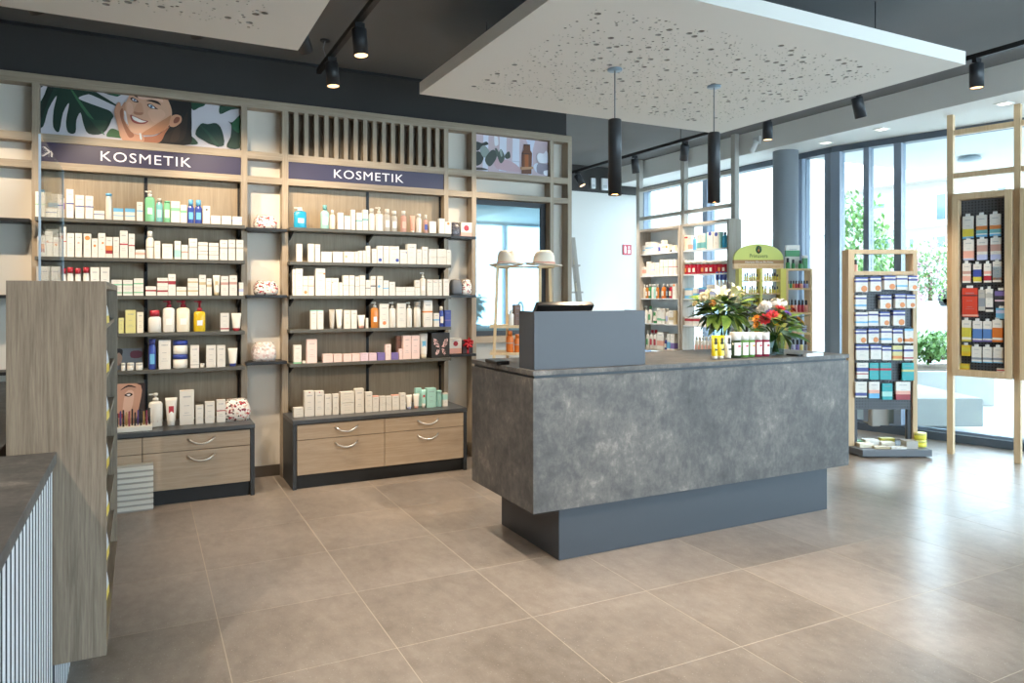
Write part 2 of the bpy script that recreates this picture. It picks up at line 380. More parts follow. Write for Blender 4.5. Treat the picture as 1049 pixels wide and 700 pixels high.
for a, b in ((-.612, .662), (1.006, 2.292)):
    mid = (a+b)/2
    for q0, q1 in ((a+.012, mid-.012), (mid+.012, b-.012)): lb('back_panel', bp, q0, q1, YW-.03, YW-.002, .50, 2.25)
    for q in (a+.006, mid, b-.006): lb('shelf_standard', black_m, q-.011, q+.011, YW-.034, YW-.004, .50, 2.25, bevel=0)
    for z in (1.917, 1.658, 1.40, 1.141, .882):
        sh = lb('shelf', shelf_m, a-.012, b+.012, YS, YW-.034, z-.025, z)
        for q in (a+.02, mid, b-.02):
            MB().add([(q-.006, YS+.05-YF, z-.025), (q+.006, YS+.05-YF, z-.025), (q-.006, YW-.036-YF, z-.025), (q+.006, YW-.036-YF, z-.025), (q-.006, YW-.036-YF, z-.085), (q+.006, YW-.036-YF, z-.085), (q-.006, YS+.06-YF, z-.035), (q+.006, YS+.06-YF, z-.035)],
                     [(0, 1, 3, 2), (2, 3, 5, 4), (4, 5, 7, 6), (6, 7, 1, 0), (0, 2, 4, 6), (1, 7, 5, 3)]).obj('bracket', black_m, sh)
for a, b in ((.707, .959), (2.332, 2.549)):
    for z in (1.905, 1.405, .905): lb('niche_shelf', black_m, a-.02, b+.02 if b < 1 else b-.002, YS+.03, YW-.002, z-.022, z)
for a, b in ((-1.585, -.655),):
    for z in (1.905, 1.405, .905): lb('niche_shelf', black_m, a, b, YS+.03, YW-.002, z-.022, z)
# vertical slats over the second bay
smesh = MB().box(-.0165, .0165, 0, .05, 2.49, 2.82).mesh('slat', oak_v)
gap = (2.292-1.006)/16.5
for k in range(16): inst('slat', smesh, lat, (1.006+gap*(k+.75), .004, 0))
lb('slat_backing', mat('6f675b', .7), 1.006, 2.292, YW-.04, YW-.002, 2.49, 2.82, bevel=0)
# cream boards inside the niches
# ---------------- interior window in the wall
wn = empty('window_3', (2.96, YW, 0)); tag(wn, kind='structure')
wx0, wx1, wz0, wz1 = 2.595, 3.330, 1.042, 2.252
MB().box(wx0-2.96, wx1-2.96, -.028, -.004, wz0, wz0+.045).box(wx0-2.96, wx1-2.96, -.028, -.004, wz1-.045, wz1).box(wx0-2.96, wx0-2.96+.02, -.028, -.004, wz0+.045, wz1-.045).box(wx1-2.96-.05, wx1-2.96, -.028, -.004, wz0+.045, wz1-.045).obj('window_frame', mat('2c3036', .5), wn)
MB().box(wx0-2.96+.02, wx1-2.96-.05, -.016, -.006, wz0+.045, wz1-.045).obj('pane', mirror_glass, wn)
# ---------------- far window lattice with two shelf units
XL = 6.0
fl2 = empty('window_lattice', (XL, 7.1, 0)); tag(fl2, 'pale grey lattice of posts and rails in front of the far glass front', 'lattice')
LP = [(7.98, 8.05), (7.065, 7.135), (6.20, 6.265)]
for y0, y1 in LP: MB().box(0, .065, y0-7.1, y1-7.1, 0, CEIL-.003).obj('post', greywood, fl2, bevel=.002)
for z0, z1 in ((2.80, 2.845), (2.415, 2.46)):
    for (a0, a1), (b0, b1) in zip(LP[1:], LP[:-1]): MB().box(.005, .06, a1-7.1, b0-7.1, z0, z1).obj('rail', greywood, fl2)
UZ = [.71, 1.045, 1.365, 1.655, 1.94]
ushelf = mat('d9dadb', .4)
uw = wood('unit_oak', '9a8f80', 'ada294', 'b9afa1', 'z')
def unit(y0, y1, label, back):
    r = empty('wall_shelf_unit', (XL-.19, (y0+y1)/2, .70)); tag(r, label, 'shelf unit')
    h = (y1-y0)/2; D = .185
    MB().box(0, D, -h, -h+.03, 0, 1.56).obj('side_panel', uw, r, bevel=.002); MB().box(0, D, h-.03, h, 0, 1.56).obj('side_panel', uw, r, bevel=.002)
    MB().box(0, D, -h+.03, h-.03, 1.53, 1.56).obj('top_panel', uw, r); MB().box(0, D, -h+.03, h-.03, -.0, .022).obj('bottom_panel', uw, r)
    for z in UZ[1:]: MB().box(.012, D-.012, -h+.031, h-.031, z-.70-.014, z-.70).obj('shelf', ushelf, r)
    if back: MB().box(D-.01, D-.002, -h+.031, h-.031, .023, 1.529).obj('back_panel', mat('d4dade', .6), r)
    return r
XU = XL-.19
U1 = (yat(696.3, XU), yat(654.2, XU)); U2 = (yat(749.3, XU), yat(697.2, XU))
unit(U1[0]+.004, U1[1], 'oak wall shelf unit with white back next to the extinguisher sign', True)
unit(U2[0]+.04, U2[1]-.004, 'open-backed oak shelf unit with red bottles in front of the glass', False)
# ---------------- near window lattice
P1 = Vector((6.39, 3.97))
rzB = math.atan2(DB.y, DB.x)
nl = empty('display_lattice', (P1.x, P1.y, 0), rzB); tag(nl, 'pale oak lattice with framed pegboards standing before the near glass front', 'lattice')
# local x runs along the glass towards the camera side, local -y faces the room? room side = -NB
loc_in = Vector((-NB.x, -NB.y))
yin = 1 if (Matrix.Rotation(rzB, 2) @ Vector((0, 1))).dot(loc_in) > 0 else -1
SPN = .50
lightoak = wood('light_oak', 'c2a27c', 'd0b28c', 'd9bf9b', 'z', fine=.8)
def lbox(name, m, x0, x1, d0, d1, z0, z1, parent=nl, bevel=.002):
    a, b = sorted((yin*d0, yin*d1)); return MB().box(x0, x1, a, b, z0, z1).obj(name, m, parent, bevel=bevel)
for k in range(5): lbox('post', lightoak, k*SPN-.024, k*SPN+.024, -.03, .03, 0, 2.998)
for k in range(4):
    for z0, z1 in ((2.815, 2.86), (2.435, 2.48)): lbox('rail', lightoak, k*SPN+.024, (k+1)*SPN-.024, -.022, .022, z0, z1)
for k in range(3):
    f = empty('pegboard_frame', (P1.x+DB.x*k*SPN, P1.y+DB.y*k*SPN, 0), rzB)
    tag(f, ['oak framed pegboard hung with pregnancy tests and hygiene packs', 'oak framed pegboard next to the one hung with packs', 'oak framed pegboard furthest along the glass front'][k], 'pegboard')
    x0, x1 = .027, SPN-.027
    for nm, a, b, z0, z1 in (('frame_stile', x0, x0+.052, .70, 2.29), ('frame_stile', x1-.052, x1, .70, 2.29), ('frame_rail', x0+.052, x1-.052, .70, .755), ('frame_rail', x0+.052, x1-.052, 2.235, 2.29)):
        lbox(nm, lightoak, a, b, -.05, .075, z0, z1, f)
    lbox('pegboard', pegm, x0+.052, x1-.052, -.03, -.01, .755, 2.235, f, 0)
# ================================================================== BASE CABINETS
def handle(parent, x, y, z, w=.17):
    n = 9; pts = []
    for k in range(n):
        t = -1+2*k/(n-1); pts.append((x+t*w/2, y-.006-.026*(1-t**4), z-.034*(1-t*t)))
    return MB().tube(pts, .0065, 6).obj('handle', steel_m, parent)
def cabinet(x0, x1, label):
    yf = 5.36; r = empty('drawer_cabinet', ((x0+x1)/2, yf, 0)); tag(r, label, 'cabinet')
    h = (x1-x0)/2; D = YF-.004-yf
    for a, b in ((-h, -h+.028), (h-.028, h)): MB().box(a, b, 0, D, 0, .470).obj('side_panel', cab_m, r, bevel=.002)
    MB().box(-h-.002, h+.002, -.004, D, .471, .50).obj('top_panel', mat('45474a', .38), r, bevel=.002)
    MB().box(-h+.028, h-.028, .02, D, .098, .468).obj('body', cab_m, r)
    MB().box(-h+.028, h-.028, .03, .05, 0, .096).obj('plinth', mat('232527', .6), r)
    for a, b in ((-h+.031, -.002), (.002, h-.031)):
        for z0, z1, hz in ((.357, .463, .432), (.102, .352, .317)):
            d = MB().box(a, b, .001, .019, z0, z1).obj('drawer_front', oak_d, r, bevel=.0015)
            handle(d, (a+b)/2+(.02 if a > 0 else .03), .0, hz)
    return r
cabinet(-.70, .705, 'dark drawer cabinet with oak fronts under the woman poster bay')
cabinet(.965, 2.325, 'dark drawer cabinet with oak fronts under the slatted bay')
# ================================================================== SALES COUNTER
CX0, CX1, CY0, CY1 = 1.776, 4.140, 3.248, 4.02
ct = empty('sales_counter', ((CX0+CX1)/2, (CY0+CY1)/2, 0)); tag(ct, 'long slate grey sales counter on a recessed anthracite plinth', 'counter')
ox, oy = (CX0+CX1)/2, (CY0+CY1)/2
MB().box(CX0-ox, CX1-ox, CY0-oy, CY1-oy, .285, .975).obj('body', stone, ct, bevel=.002)
MB().box(CX0-ox+.012, CX1-ox-.012, CY0-oy+.012, CY1-oy-.012, .975, .990).obj('shadow_gap', mat('3a4046', .5), ct)
MB().box(CX0-ox-.002, CX1-ox+.002, CY0-oy-.002, CY1-oy+.002, .990, 1.015).obj('worktop', stone, ct, bevel=.002)
MB().box(CX0-ox+.185, CX1-ox-.14, CY0-oy+.055, CY1-oy-.03, 0, .284).obj('plinth', mat('3b4047', .42), ct, bevel=.002)
# screen box on the counter
bx0, bx1, by0, by1 = 1.80, 2.507, 3.28, 3.45
sb = empty('screen_box', ((bx0+bx1)/2, (by0+by1)/2, 1.015)); tag(sb, 'anthracite privacy box shielding the till screen on the counter', 'privacy screen')
hw, hd = (bx1-bx0)/2, (by1-by0)/2
for nm, d in (('front_panel', (-hw, hw, -hd, -hd+.02, 0, .303)), ('side_panel', (-hw, -hw+.02, -hd+.02, hd, 0, .303)), ('side_panel', (hw-.02, hw, -hd+.02, hd, 0, .303)), ('shelf', (-hw+.02, hw-.02, -hd+.02, hd, .27, .29))):
    MB().box(*d).obj(nm, plaster('anthracite_laminate', '484d55', .5, .03) if nm == 'front_panel' else anthr, sb, bevel=.0015)
# till monitor
mo = empty('till_monitor', (2.13, 3.64, 1.015)); tag(mo, 'black till monitor tilted back behind the anthracite privacy box', 'monitor')
MB().box(-.09, .09, -.08, .08, 0, .012).obj('base', black_m, mo, bevel=.003)
MB().tube([(0, .0, .01), (0, -.01, .18)], .018).obj('stand', black_m, mo)
M = Matrix.Translation((0, -.03, .215)) @ Matrix.Rotation(math.radians(38), 4, 'X')
MB().box(-.185, .185, -.018, .018, -.16, .16, 0, M).obj('housing', mat('17181a', .3), mo, bevel=.006)
MB().box(-.165, .165, .0185, .0195, -.14, .14, 0, M).obj('display', mat('0c0d10', .1), mo)
MB().box(-.12, .12, -.026, -.018, -.09, .09, 0, M).obj('back_cover', mat('202226', .35), mo, bevel=.004)
kb = MB().prism([(-.05, -.10), (.03, -.10), (.05, .10), (-.03, .10)], 0, .02).obj('card_terminal', black_m, None, (1.80, 3.72, 1.015), bevel=.005)
tag(kb, 'flat black card terminal on the counter edge beside the privacy box', 'card terminal')

# ================================================================== CEILING: ACOUSTIC PANELS, TRACKS, LAMPS
def acoustic_panel(x0, x1, y0, y1, label, seed):
    z = 2.80; rnd = random.Random(seed)
    root = empty('acoustic_panel', ((x0+x1)/2, (y0+y1)/2, z)); tag(root, label, 'ceiling panel', 'suspended acoustic ceiling panels')
    W2, H2 = (x1-x0)/2, (y1-y0)/2; ins = .25
    circ = []; cell = {}
    def fits(x, y, r):
        i, j = int(x/.06), int(y/.06)
        for a in range(i-2, i+3):
            for b in range(j-2, j+3):
                for (cx, cy, cr) in cell.get((a, b), ()):
                    if (cx-x)**2+(cy-y)**2 < (cr+r+.008)**2: return False
        return True
    area = (2*W2-2*ins)*(2*H2-2*ins)
    for r, cnt in ((.0175, 28), (.0085, 80), (.0047, 260)):
        for _ in range(int(cnt*area)):
            for _t in range(12):
                x, y = rnd.uniform(-W2+ins, W2-ins)+5, rnd.uniform(-H2+ins, H2-ins)+5
                if fits(x, y, r):
                    circ.append((x, y, r)); cell.setdefault((int(x/.06), int(y/.06)), []).append((x, y, r)); break
    circ = [(x-5, y-5, r) for x, y, r in circ]
    vs = [Vector(p) for p in ((-W2, -H2), (W2, -H2), (W2, H2), (-W2, H2))]; es = [(0, 1), (1, 2), (2, 3), (3, 0)]; rings = []
    for cx, cy, r in circ:
        n = 12 if r > .015 else (9 if r > .008 else 6); o = len(vs)
        vs += [Vector((cx+r*math.cos(2*math.pi*k/n), cy+r*math.sin(2*math.pi*k/n))) for k in range(n)]
        es += [(o+k, o+(k+1) % n) for k in range(n)]; rings.append((o, n))
    ov, oe, of, *_ = delaunay_2d_cdt(vs, es, [], 1, 1e-6)
    own = {}
    for i, (o, n) in enumerate(rings):
        for k in range(n):
            own[(round(vs[o+k].x, 5), round(vs[o+k].y, 5))] = i
    ids = [own.get((round(p.x, 5), round(p.y, 5)), -1-q) for q, p in enumerate(ov)]
    mb = MB(); keep = []
    for f in of:
        s = {ids[i] for i in f}
        if len(s) == 1 and next(iter(s)) >= 0: continue
        keep.append(list(reversed(f)))
    mb.add([(p.x, p.y, 0) for p in ov], keep, 0)
    for cx, cy, r in circ:
        n = 12 if r > .015 else (9 if r > .008 else 6)
        ring = [(cx+r*math.cos(2*math.pi*k/n), cy+r*math.sin(2*math.pi*k/n)) for k in range(n)]
        mb.add([(x, y, 0) for x, y in ring]+[(x, y, .012) for x, y in ring], [(k, n+k, n+(k+1) % n, (k+1) % n) for k in range(n)], 1)
    mb.obj('perforated_sheet', [white_panel, mat('a9a49c', .9)], root)
    MB().box(-W2+.02, W2-.02, -H2+.02, H2-.02, .0121, .06).obj('backing_fleece', mat('5b564f', .95), root)
    MB().box(-W2, W2, -H2, -H2+.02, .0005, .08).box(-W2, W2, H2-.02, H2, .0005, .08).box(-W2, -W2+.02, -H2+.02, H2-.02, .0005, .08).box(W2-.02, W2, -H2+.02, H2-.02, .0005, .08).obj('rim', white_panel, root)
    for sx in (-1, 0, 1):
        for sy in (-1, 1):
            MB().tube([(sx*(W2-.35), sy*(H2-.35), .06), (sx*(W2-.35), sy*(H2-.35), CEIL-z-.001)], .003, 6).obj('hanger_wire', black_m, root)
    return root
acoustic_panel(1.717, 4.445, 2.672, 4.785, 'white perforated acoustic ceiling panel floating above the sales counter', 3)
acoustic_panel(-1.95, .793, 2.15, 4.25, 'white perforated acoustic ceiling panel in front of the woman poster', 5)
# pendants
for x, y, lab in ((2.60, 3.705, 'slim black cylinder pendant lamp over the privacy box end of the counter'), (3.40, 3.705, 'slim black cylinder pendant lamp over the bouquet end of the counter')):
    r = empty('pendant_lamp', (x, y, 2.80)); tag(r, lab, 'pendant lamp')
    MB().lathe([(.0, -.012), (.045, -.012), (.045, -.0005)], 24).obj('ceiling_rose', mat('8fa3b5', .3, .6), r)
    MB().lathe([(.0045, -.31), (.0045, -.012)], 8).obj('rod', mat('8a8d90', .4, .6), r)
    MB().lathe([(.034, -.765), (.041, -.78), (.041, -.32), (.036, -.312), (.0, -.312)], 28).obj('lamp_body', lampblack, r)
    MB().lathe([(.0, -.771), (.036, -.771)], 24).obj('lens', mat('ffdfae', .4, 0, 6), r)
    L = bpy.data.lights.new('pendant_light', 'SPOT'); L.energy = 25*SPOT_W; L.color = (1, .80, .58); L.spot_size = math.radians(110); L.spot_blend = .7; L.shadow_soft_size = .035
    lo = bpy.data.objects.new('pendant_light', L); COL.objects.link(lo); lo.parent = r; lo.location = (0, 0, -.80)
# tracks
def track(x0, x1, y0, y1, z, label, wires=()):
    r = empty('ceiling_track', ((x0+x1)/2, (y0+y1)/2, z)); tag(r, label, 'light track')
    hx, hy = (x1-x0)/2, (y1-y0)/2
    MB().box(-hx, hx, -hy, hy, 0, .035).obj('track_bar', black_m, r)
    for wx, wy in wires: MB().tube([(wx-r.location.x, wy-r.location.y, .035), (wx-r.location.x, wy-r.location.y, CEIL-z-.001)], .003, 6).obj('hanger_wire', black_m, r)
    return r
TZ = 3.09
t1 = track(1.18, 1.215, .2, 5.60, TZ, 'black ceiling light track between the two acoustic panels', [(1.2, .8), (1.2, 2.6), (1.2, 4.2)])
MB().lathe([(.035, .145), (.035, .194)], 16).obj('power_feed', black_m, t1, (-.02, 5.28-t1.location.y, 0))
MB().tube([(-.02, 5.28-t1.location.y, .15), (-.03, 5.30-t1.location.y, .1), (.0, 5.36-t1.location.y, .06), (0, 5.45-t1.location.y, .03)], .004, 6).obj('feed_cable', mat('8a8a8a', .5), t1)
track(5.285, 5.32, 2.3, 8.66, TZ, 'black ceiling light track running along the white bulkhead', [(5.3, 2.75), (5.3, 3.4), (5.3, 4.6), (5.3, 6.3), (5.3, 7.6)])
track(-2.2, .95, 4.52, 4.555, TZ, 'black ceiling light track above the panel facing the woman poster', [(-1.5, 4.535), (.2, 4.535)])
track(2.3, 3.45, 4.98, 5.015, TZ, 'black ceiling light track beside the amber bottle poster', [(2.6, 5.0), (3.2, 5.0)])
track(-1.9, .9, .78, .815, TZ, 'black ceiling light track above the slatted desk', [(-1.3, .8), (.3, .8)])
track(2.0, 5.2, 1.2, 1.235, TZ, 'black ceiling light track in front of the counter panel', [(2.5, 1.22), (4.5, 1.22)])
def head(p, target, watt, label, size=55, col=(1, .86, .70), blend=.6, group=None):
    p = Vector(p); d = (Vector(target)-p).normalized(); r = empty('track_spotlight', p); tag(r, label, 'spotlight', group)
    MB().box(-.03, .03, -.016, .016, TZ-p.z-.028, TZ-p.z).obj('adapter', black_m, r)
    MB().lathe([(.008, 0), (.008, TZ-p.z-.027)], 8).obj('stem', black_m, r)
    q = d.to_track_quat('-Z', 'Y')
    b = MB().lathe([(.040, -.148), (.046, -.155), (.046, .012), (.040, .018), (0, .018)], 24).obj('lamp_body', lampblack, r); b.rotation_mode = 'QUATERNION'; b.rotation_quaternion = q
    l = MB().lathe([(0, -.150), (.041, -.150)], 20).obj('lens', mat('ffe2b4', .4, 0, .9), r); l.rotation_mode = 'QUATERNION'; l.rotation_quaternion = q
    if watt:
        L = bpy.data.lights.new('spot_beam', 'SPOT'); L.energy = watt*SPOT_W; L.color = col; L.spot_size = math.radians(size); L.spot_blend = blend; L.shadow_soft_size = .03
        lo = bpy.data.objects.new('spot_beam', L); COL.objects.link(lo); lo.parent = r; lo.location = d*.17; lo.rotation_mode = 'QUATERNION'; lo.rotation_quaternion = q
    return r
HZ = 3.035
WALLW = 72
head((1.2, 5.17, HZ), (1.35, 4.9, 0), 60, 'black track spotlight at the wall end of its track', 60)
head((1.2, 4.44, HZ), (1.35, 4.1, 0), 70, 'second black track spotlight from the cosmetics wall, pointing down', 60)
head((1.2, 2.9, HZ), (1.6, 2.4, 0), 75, 'black track spotlight lighting the floor beside the counter', 70)
head((1.2, 1.4, HZ), (1.5, 1.6, 0), 70, 'black track spotlight lighting the open floor', 75)
for x, tx in ((-1.4, -1.0), (-.55, .25), (.25, .9), (.85, 1.75)):
    head((x, 4.537, HZ), (tx, YW, 1.5), WALLW, 'black track spotlight above the panel, aimed at the cosmetics shelves', 70, group='spotlights aimed at the cosmetics wall', col=(1, .80, .57))
for x, tx in ((3.14, 2.1),):
    head((x, 4.997, HZ), (tx, 5.6, .9), WALLW, 'black track spotlight beside the bottle poster, aimed at the shelves', 80, group='spotlights beside the bottle poster', col=(1, .80, .57))
head((-1.27, .80, HZ), (-.25, 3.0, .6), 110, 'black track spotlight above the slatted desk', 75)
head((.6, .80, HZ), (1.0, 2.2, 0), 60, 'black track spotlight lighting the aisle by the desk', 80)
for x, tx in ((2.3, 2.3), (3.6, 3.5)):
    head((x, 1.22, HZ), (tx, 3.2, .5), 90, 'black track spotlight aimed at the counter front', 75, group='spotlights aimed at the counter front')
for y, tg, wt, lab in ((8.43, (5.9, 7.6, 1.1), 60, 'tilted black spotlight nearest the white end wall'), (7.14, (5.75, 7.3, 0), 70, 'upright black spotlight in the alcove by the end wall'),
                       (6.23, (5.9, 7.2, 1.2), 70, 'tilted black spotlight before the far window lattice'), (5.05, (5.3, 5.05, 0), 25, 'upright black spotlight next to the white camera'),
                       (4.08, (5.9, 4.1, 1.2), 60, 'slightly tilted black spotlight along the bulkhead'), (3.11, (5.3, 3.1, 0), 20, 'upright black spotlight at the near end of the bulkhead track')):
    head((5.302, y, HZ), tg, wt, lab, 70)
# security camera on the bulkhead
sc = empty('security_camera', (6.098, 5.95, 3.12)); tag(sc, 'small white security camera fixed to the bulkhead', 'camera')
MB().box(-.03, 0, -.05, .05, -.05, .05).obj('bracket', mat('d8d8d6', .5), sc, bevel=.008)
MB().lathe([(.028, -.12), (.032, -.11), (.032, 0), (.02, .015)], 16, M=Matrix.Translation((-.05, -.02, -.02)) @ Matrix.Rotation(.6, 4, 'X')).obj('housing', mat('d8d8d6', .4), sc)
MB().lathe([(0, -.121), (.022, -.121)], 16, M=Matrix.Translation((-.05, -.02, -.02)) @ Matrix.Rotation(.6, 4, 'X')).obj('lens', mat('222428', .2), sc)
# things on the end wall
ex = MB().box(-.075, .075, -.012, 0, -.075, .075).obj('extinguisher_sign', mat('c8474f', .5), None, (xat(642, 8.74), 8.74, zat(642, 256, 8.74)))
tag(ex, 'small red and white fire extinguisher sign on the white end wall', 'sign')
MB().box(-.05, -.015, -.0135, -.0125, -.05, .045).box(-.045, -.03, -.0135, -.0125, .045, .06).obj('pictogram', mat('f4ecec', .5), ex)
MB().box(.012, .052, -.0135, -.0125, -.055, .0).box(.02, .045, -.0135, -.0125, .01, .055).obj('pictogram', mat('f4ecec', .5), ex)
for u, v, w, h, lab in ((607, 188, .075, .15, 'small white wall unit on the dark header'), (618.7, 189, .11, .17, 'wide white wall unit on the dark header')):
    o = MB().box(-w/2, w/2, -.03, 0, -h/2, h/2).obj('wall_unit', mat('e4e6e8', .5), None, (xat(u, 8.70), 8.70, zat(u, v, 8.70)), bevel=.008); tag(o, lab, 'wall box')
    MB().box(-w*.3, w*.3, -.034, -.03, -h*.35, -h*.1).obj('grille', mat('c3c7ca', .5), o)
# ================================================================== POSTERS AND SIGNS
def spline(pts, n=4):
    out = []; L = len(pts)
    for i in range(L):
        p0, p1, p2, p3 = (Vector(pts[(i+k-1) % L]) for k in range(4))
        for q in range(n):
            t = q/n; out.append(tuple(.5*((2*p1)+(p2-p0)*t+(2*p0-5*p1+4*p2-p3)*t*t+(3*p1-p0-3*p2+p3)*t**3)))
    return out
class Print:
    """flat shapes in the plane of a poster, layered a hair's breadth apart"""
    def __init__(s, Y, x0, x1, z0, z1, ox): s.Y = Y; s.mb = MB(); s.mats = []; s.k = 0; s.b = (x0, x1, z0, z1); s.ox = ox
    def shape(s, pts, col, base=(0, 0), sc=1.0, smooth=4):
        pix = [(base[0]+x/sc, base[1]+y/sc) for x, y in pts]
        if smooth: pix = spline(pix, smooth)
        w = [(xat(u, s.Y), zat(u, v, s.Y)) for u, v in pix]
        poly = [Vector(p) for p in w]
        for p, nrm in ((Vector((s.b[0], 0)), Vector((-1, 0))), (Vector((s.b[1], 0)), Vector((1, 0))), (Vector((0, s.b[2])), Vector((0, -1))), (Vector((0, s.b[3])), Vector((0, 1)))):
            poly = clip([tuple(p_) for p_ in poly], p, nrm)
            if len(poly) < 3: return
        a = sum(poly[i][0]*poly[(i+1) % len(poly)][1]-poly[(i+1) % len(poly)][0]*poly[i][1] for i in range(len(poly)))
        if a < 0: poly = poly[::-1]
        s.k += 1; y = -.0004*s.k
        m = mat(col, .5)
        if m not in s.mats: s.mats.append(m)
        s.mb.add([(x-s.ox, y, z) for x, z in poly], [list(range(len(poly)))], s.mats.index(m))
    def done(s, parent):
        o = s.mb.obj('printed_image', s.mats, parent); o.location = (0, -.001, 0)
        bm = bmesh.new(); bm.from_mesh(o.data); bmesh.ops.triangulate(bm, faces=bm.faces[:], ngon_method='EAR_CLIP'); bm.to_mesh(o.data); bm.free(); return o
YP = 5.815
def poster(x0, x1, z0, z1, label, bgc):
    r = empty('wall_poster', ((x0+x1)/2, YP, 0)); tag(r, label, 'poster')
    MB().box(x0-(x0+x1)/2, x1-(x0+x1)/2, 0, .01, z0, z1).obj('board', mat(bgc, .5), r)
    return r, Print(YP, x0+.001, x1-.001, z0+.001, z1-.001, (x0+x1)/2)
pr, P = poster(-.610, .660, 2.492, 2.818, 'wide poster of a smiling dark-haired woman among monstera leaves', 'cfcbd2')
A = dict(base=(36, 78), sc=9.464); B = dict(base=(110, 84), sc=9.464); C3 = dict(base=(170, 90), sc=10.29)
GR, GD, GL = '17352b', '0d211c', '25553a'
P.shape([(20, 20), (160, 40), (60, 110), (20, 150)], GD, **A)
P.shape([(160, 30), (300, 30), (830, 90), (800, 200), (560, 130), (760, 260), (800, 300), (560, 190), (500, 180), (420, 215), (520, 262), (640, 305), (740, 350), (735, 440), (660, 555), (520, 560), (470, 470), (440, 355), (400, 430), (390, 550), (320, 545), (300, 440), (330, 262), (270, 360), (232, 540), (175, 490), (180, 330), (210, 190), (130, 320), (78, 490), (20, 480), (20, 330), (90, 180)], GR, smooth=3, **A)
P.shape([(150, 60), (200, 60), (120, 260), (60, 420), (30, 430), (60, 280)], GD, **A)
P.shape([(420, 90), (800, 110), (795, 200), (640, 140)], GL, **A)
P.shape([(310, 75), (330, 90), (480, 300), (660, 545), (640, 545), (460, 320)], '3b6b4a', **A)
P.shape([(470, 350), (560, 420), (700, 440), (640, 540), (540, 430)], '1f4636', **A)
P.shape([(500, 85), (590, 105), (560, 108)], 'c9c9d2', **A)
P.shape([(690, 580), (740, 510), (830, 545), (850, 600), (760, 595)], '33633a', **A)
P.shape([(20, 290), (60, 330), (30, 380), (0, 400)], GR, **B)
P.shape([(780, 130), (950, 150), (945, 225), (890, 250), (830, 275), (790, 200)], '1d4a33', **B)
P.shape([(800, 520), (880, 600), (760, 600)], '2e4a3a', **B)
P.shape([(310, 490), (370, 380), (440, 385), (530, 375), (590, 450), (610, 610), (480, 600), (400, 560)], '1d3b30', smooth=3, **C3)
P.shape([(360, 395), (450, 470), (560, 610), (520, 610), (440, 500)], '274b3c', **C3)
P.shape([(570, 280), (570, 190), (650, 150), (800, 160), (800, 215), (680, 235)], '1b4432', smooth=3, **C3)
P.shape([(655, 355), (690, 400), (680, 520), (640, 625), (770, 640), (800, 500), (800, 285), (700, 365)], '1a3a2c', smooth=3, **C3)
P.shape([(690, 395), (790, 300), (800, 420), (760, 480)], '2c6844', **C3)
P.shape([(520, 125), (570, 135), (555, 165)], GD, **C3)
# woman: hair, neck, hand, face
P.shape([(540, 110), (650, 105), (800, 160), (815, 330), (815, 480), (790, 610), (480, 600), (430, 560), (560, 450), (600, 300)], '17130f', smooth=4, **B)
P.shape([(560, 520), (680, 430), (740, 350), (780, 300), (740, 560), (560, 580)], '2c2019', **B)
P.shape([(640, 480), (700, 430), (690, 560), (610, 580)], '3a2a20', **B)
P.shape([(330, 540), (480, 520), (600, 430), (560, 500), (500, 590), (330, 590)], 'a5694c', **B)
P.shape([(66, 290), (100, 205), (125, 205), (135, 240), (165, 200), (195, 210), (175, 290), (160, 360), (200, 420), (260, 500), (345, 520), (340, 590), (150, 570), (100, 420)], 'c99478', smooth=3, **B)
P.shape([(120, 300), (150, 260), (160, 370), (210, 460), (260, 520), (210, 540), (150, 420)], '9a6247', **B)
P.shape([(160, 290), (180, 300), (195, 400), (180, 395)], 'e8e0e4', **B)
P.shape([(240, 75), (400, 80), (540, 110), (610, 230), (625, 320), (600, 420), (520, 490), (420, 520), (290, 505), (225, 480), (205, 420), (185, 330), (175, 220), (205, 150)], 'd9a98c', smooth=4, **B)
P.shape([(250, 85), (400, 90), (500, 130), (540, 200), (440, 170), (330, 170), (250, 130)], 'e6bfa8', **B)
P.shape([(430, 440), (560, 360), (620, 330), (590, 430), (500, 500), (400, 520), (330, 508)], 'bf8460', **B)
P.shape([(200, 200), (240, 220), (250, 290), (215, 320), (190, 280)], 'e3b59b', **B)
P.shape([(400, 280), (520, 270), (560, 330), (470, 400), (410, 350)], 'e2b296', **B)
P.shape([(600, 420), (620, 340), (670, 320), (715, 340), (715, 390), (670, 430), (630, 440)], 'd59c7c', **B)
P.shape([(640, 380), (665, 345), (700, 350), (690, 390), (650, 405)], '8d5039', **B)
P.shape([(290, 215), (330, 210), (350, 290), (345, 320), (270, 320), (255, 285)], 'd09b7d', **B)
P.shape([(258, 290), (300, 300), (345, 300), (330, 325), (265, 318)], 'b57a5e', **B)
P.shape([(218, 110), (250, 108), (298, 155), (285, 155), (240, 128)], '33211b', **B)
P.shape([(375, 185), (430, 178), (490, 195), (520, 230), (480, 215), (420, 195)], '33211b', **B)
P.shape([(222, 165), (250, 155), (300, 190), (295, 205), (250, 195)], '4a3128', **B)
P.shape([(240, 172), (260, 165), (285, 190), (255, 190)], 'dfe3ea', **B)
P.shape([(255, 170), (270, 172), (272, 188), (256, 188)], '5b6c86', smooth=3, **B)
P.shape([(385, 225), (425, 220), (490, 270), (470, 268), (420, 262)], '4a3128', **B)
P.shape([(398, 232), (425, 226), (460, 260), (425, 257)], 'dfe3ea', **B)
P.shape([(415, 232), (435, 234), (438, 254), (418, 254)], '5b6c86', **B)
P.shape([(222, 325), (270, 340), (340, 370), (395, 385), (360, 410), (290, 410), (240, 385)], '9c4a45', **B)
P.shape([(238, 335), (280, 350), (340, 378), (380, 388), (320, 398), (255, 372)], 'f3eeec', **B)
P.shape([(310, 505), (325, 505), (335, 560), (318, 560)], 'cfd6da', **B)
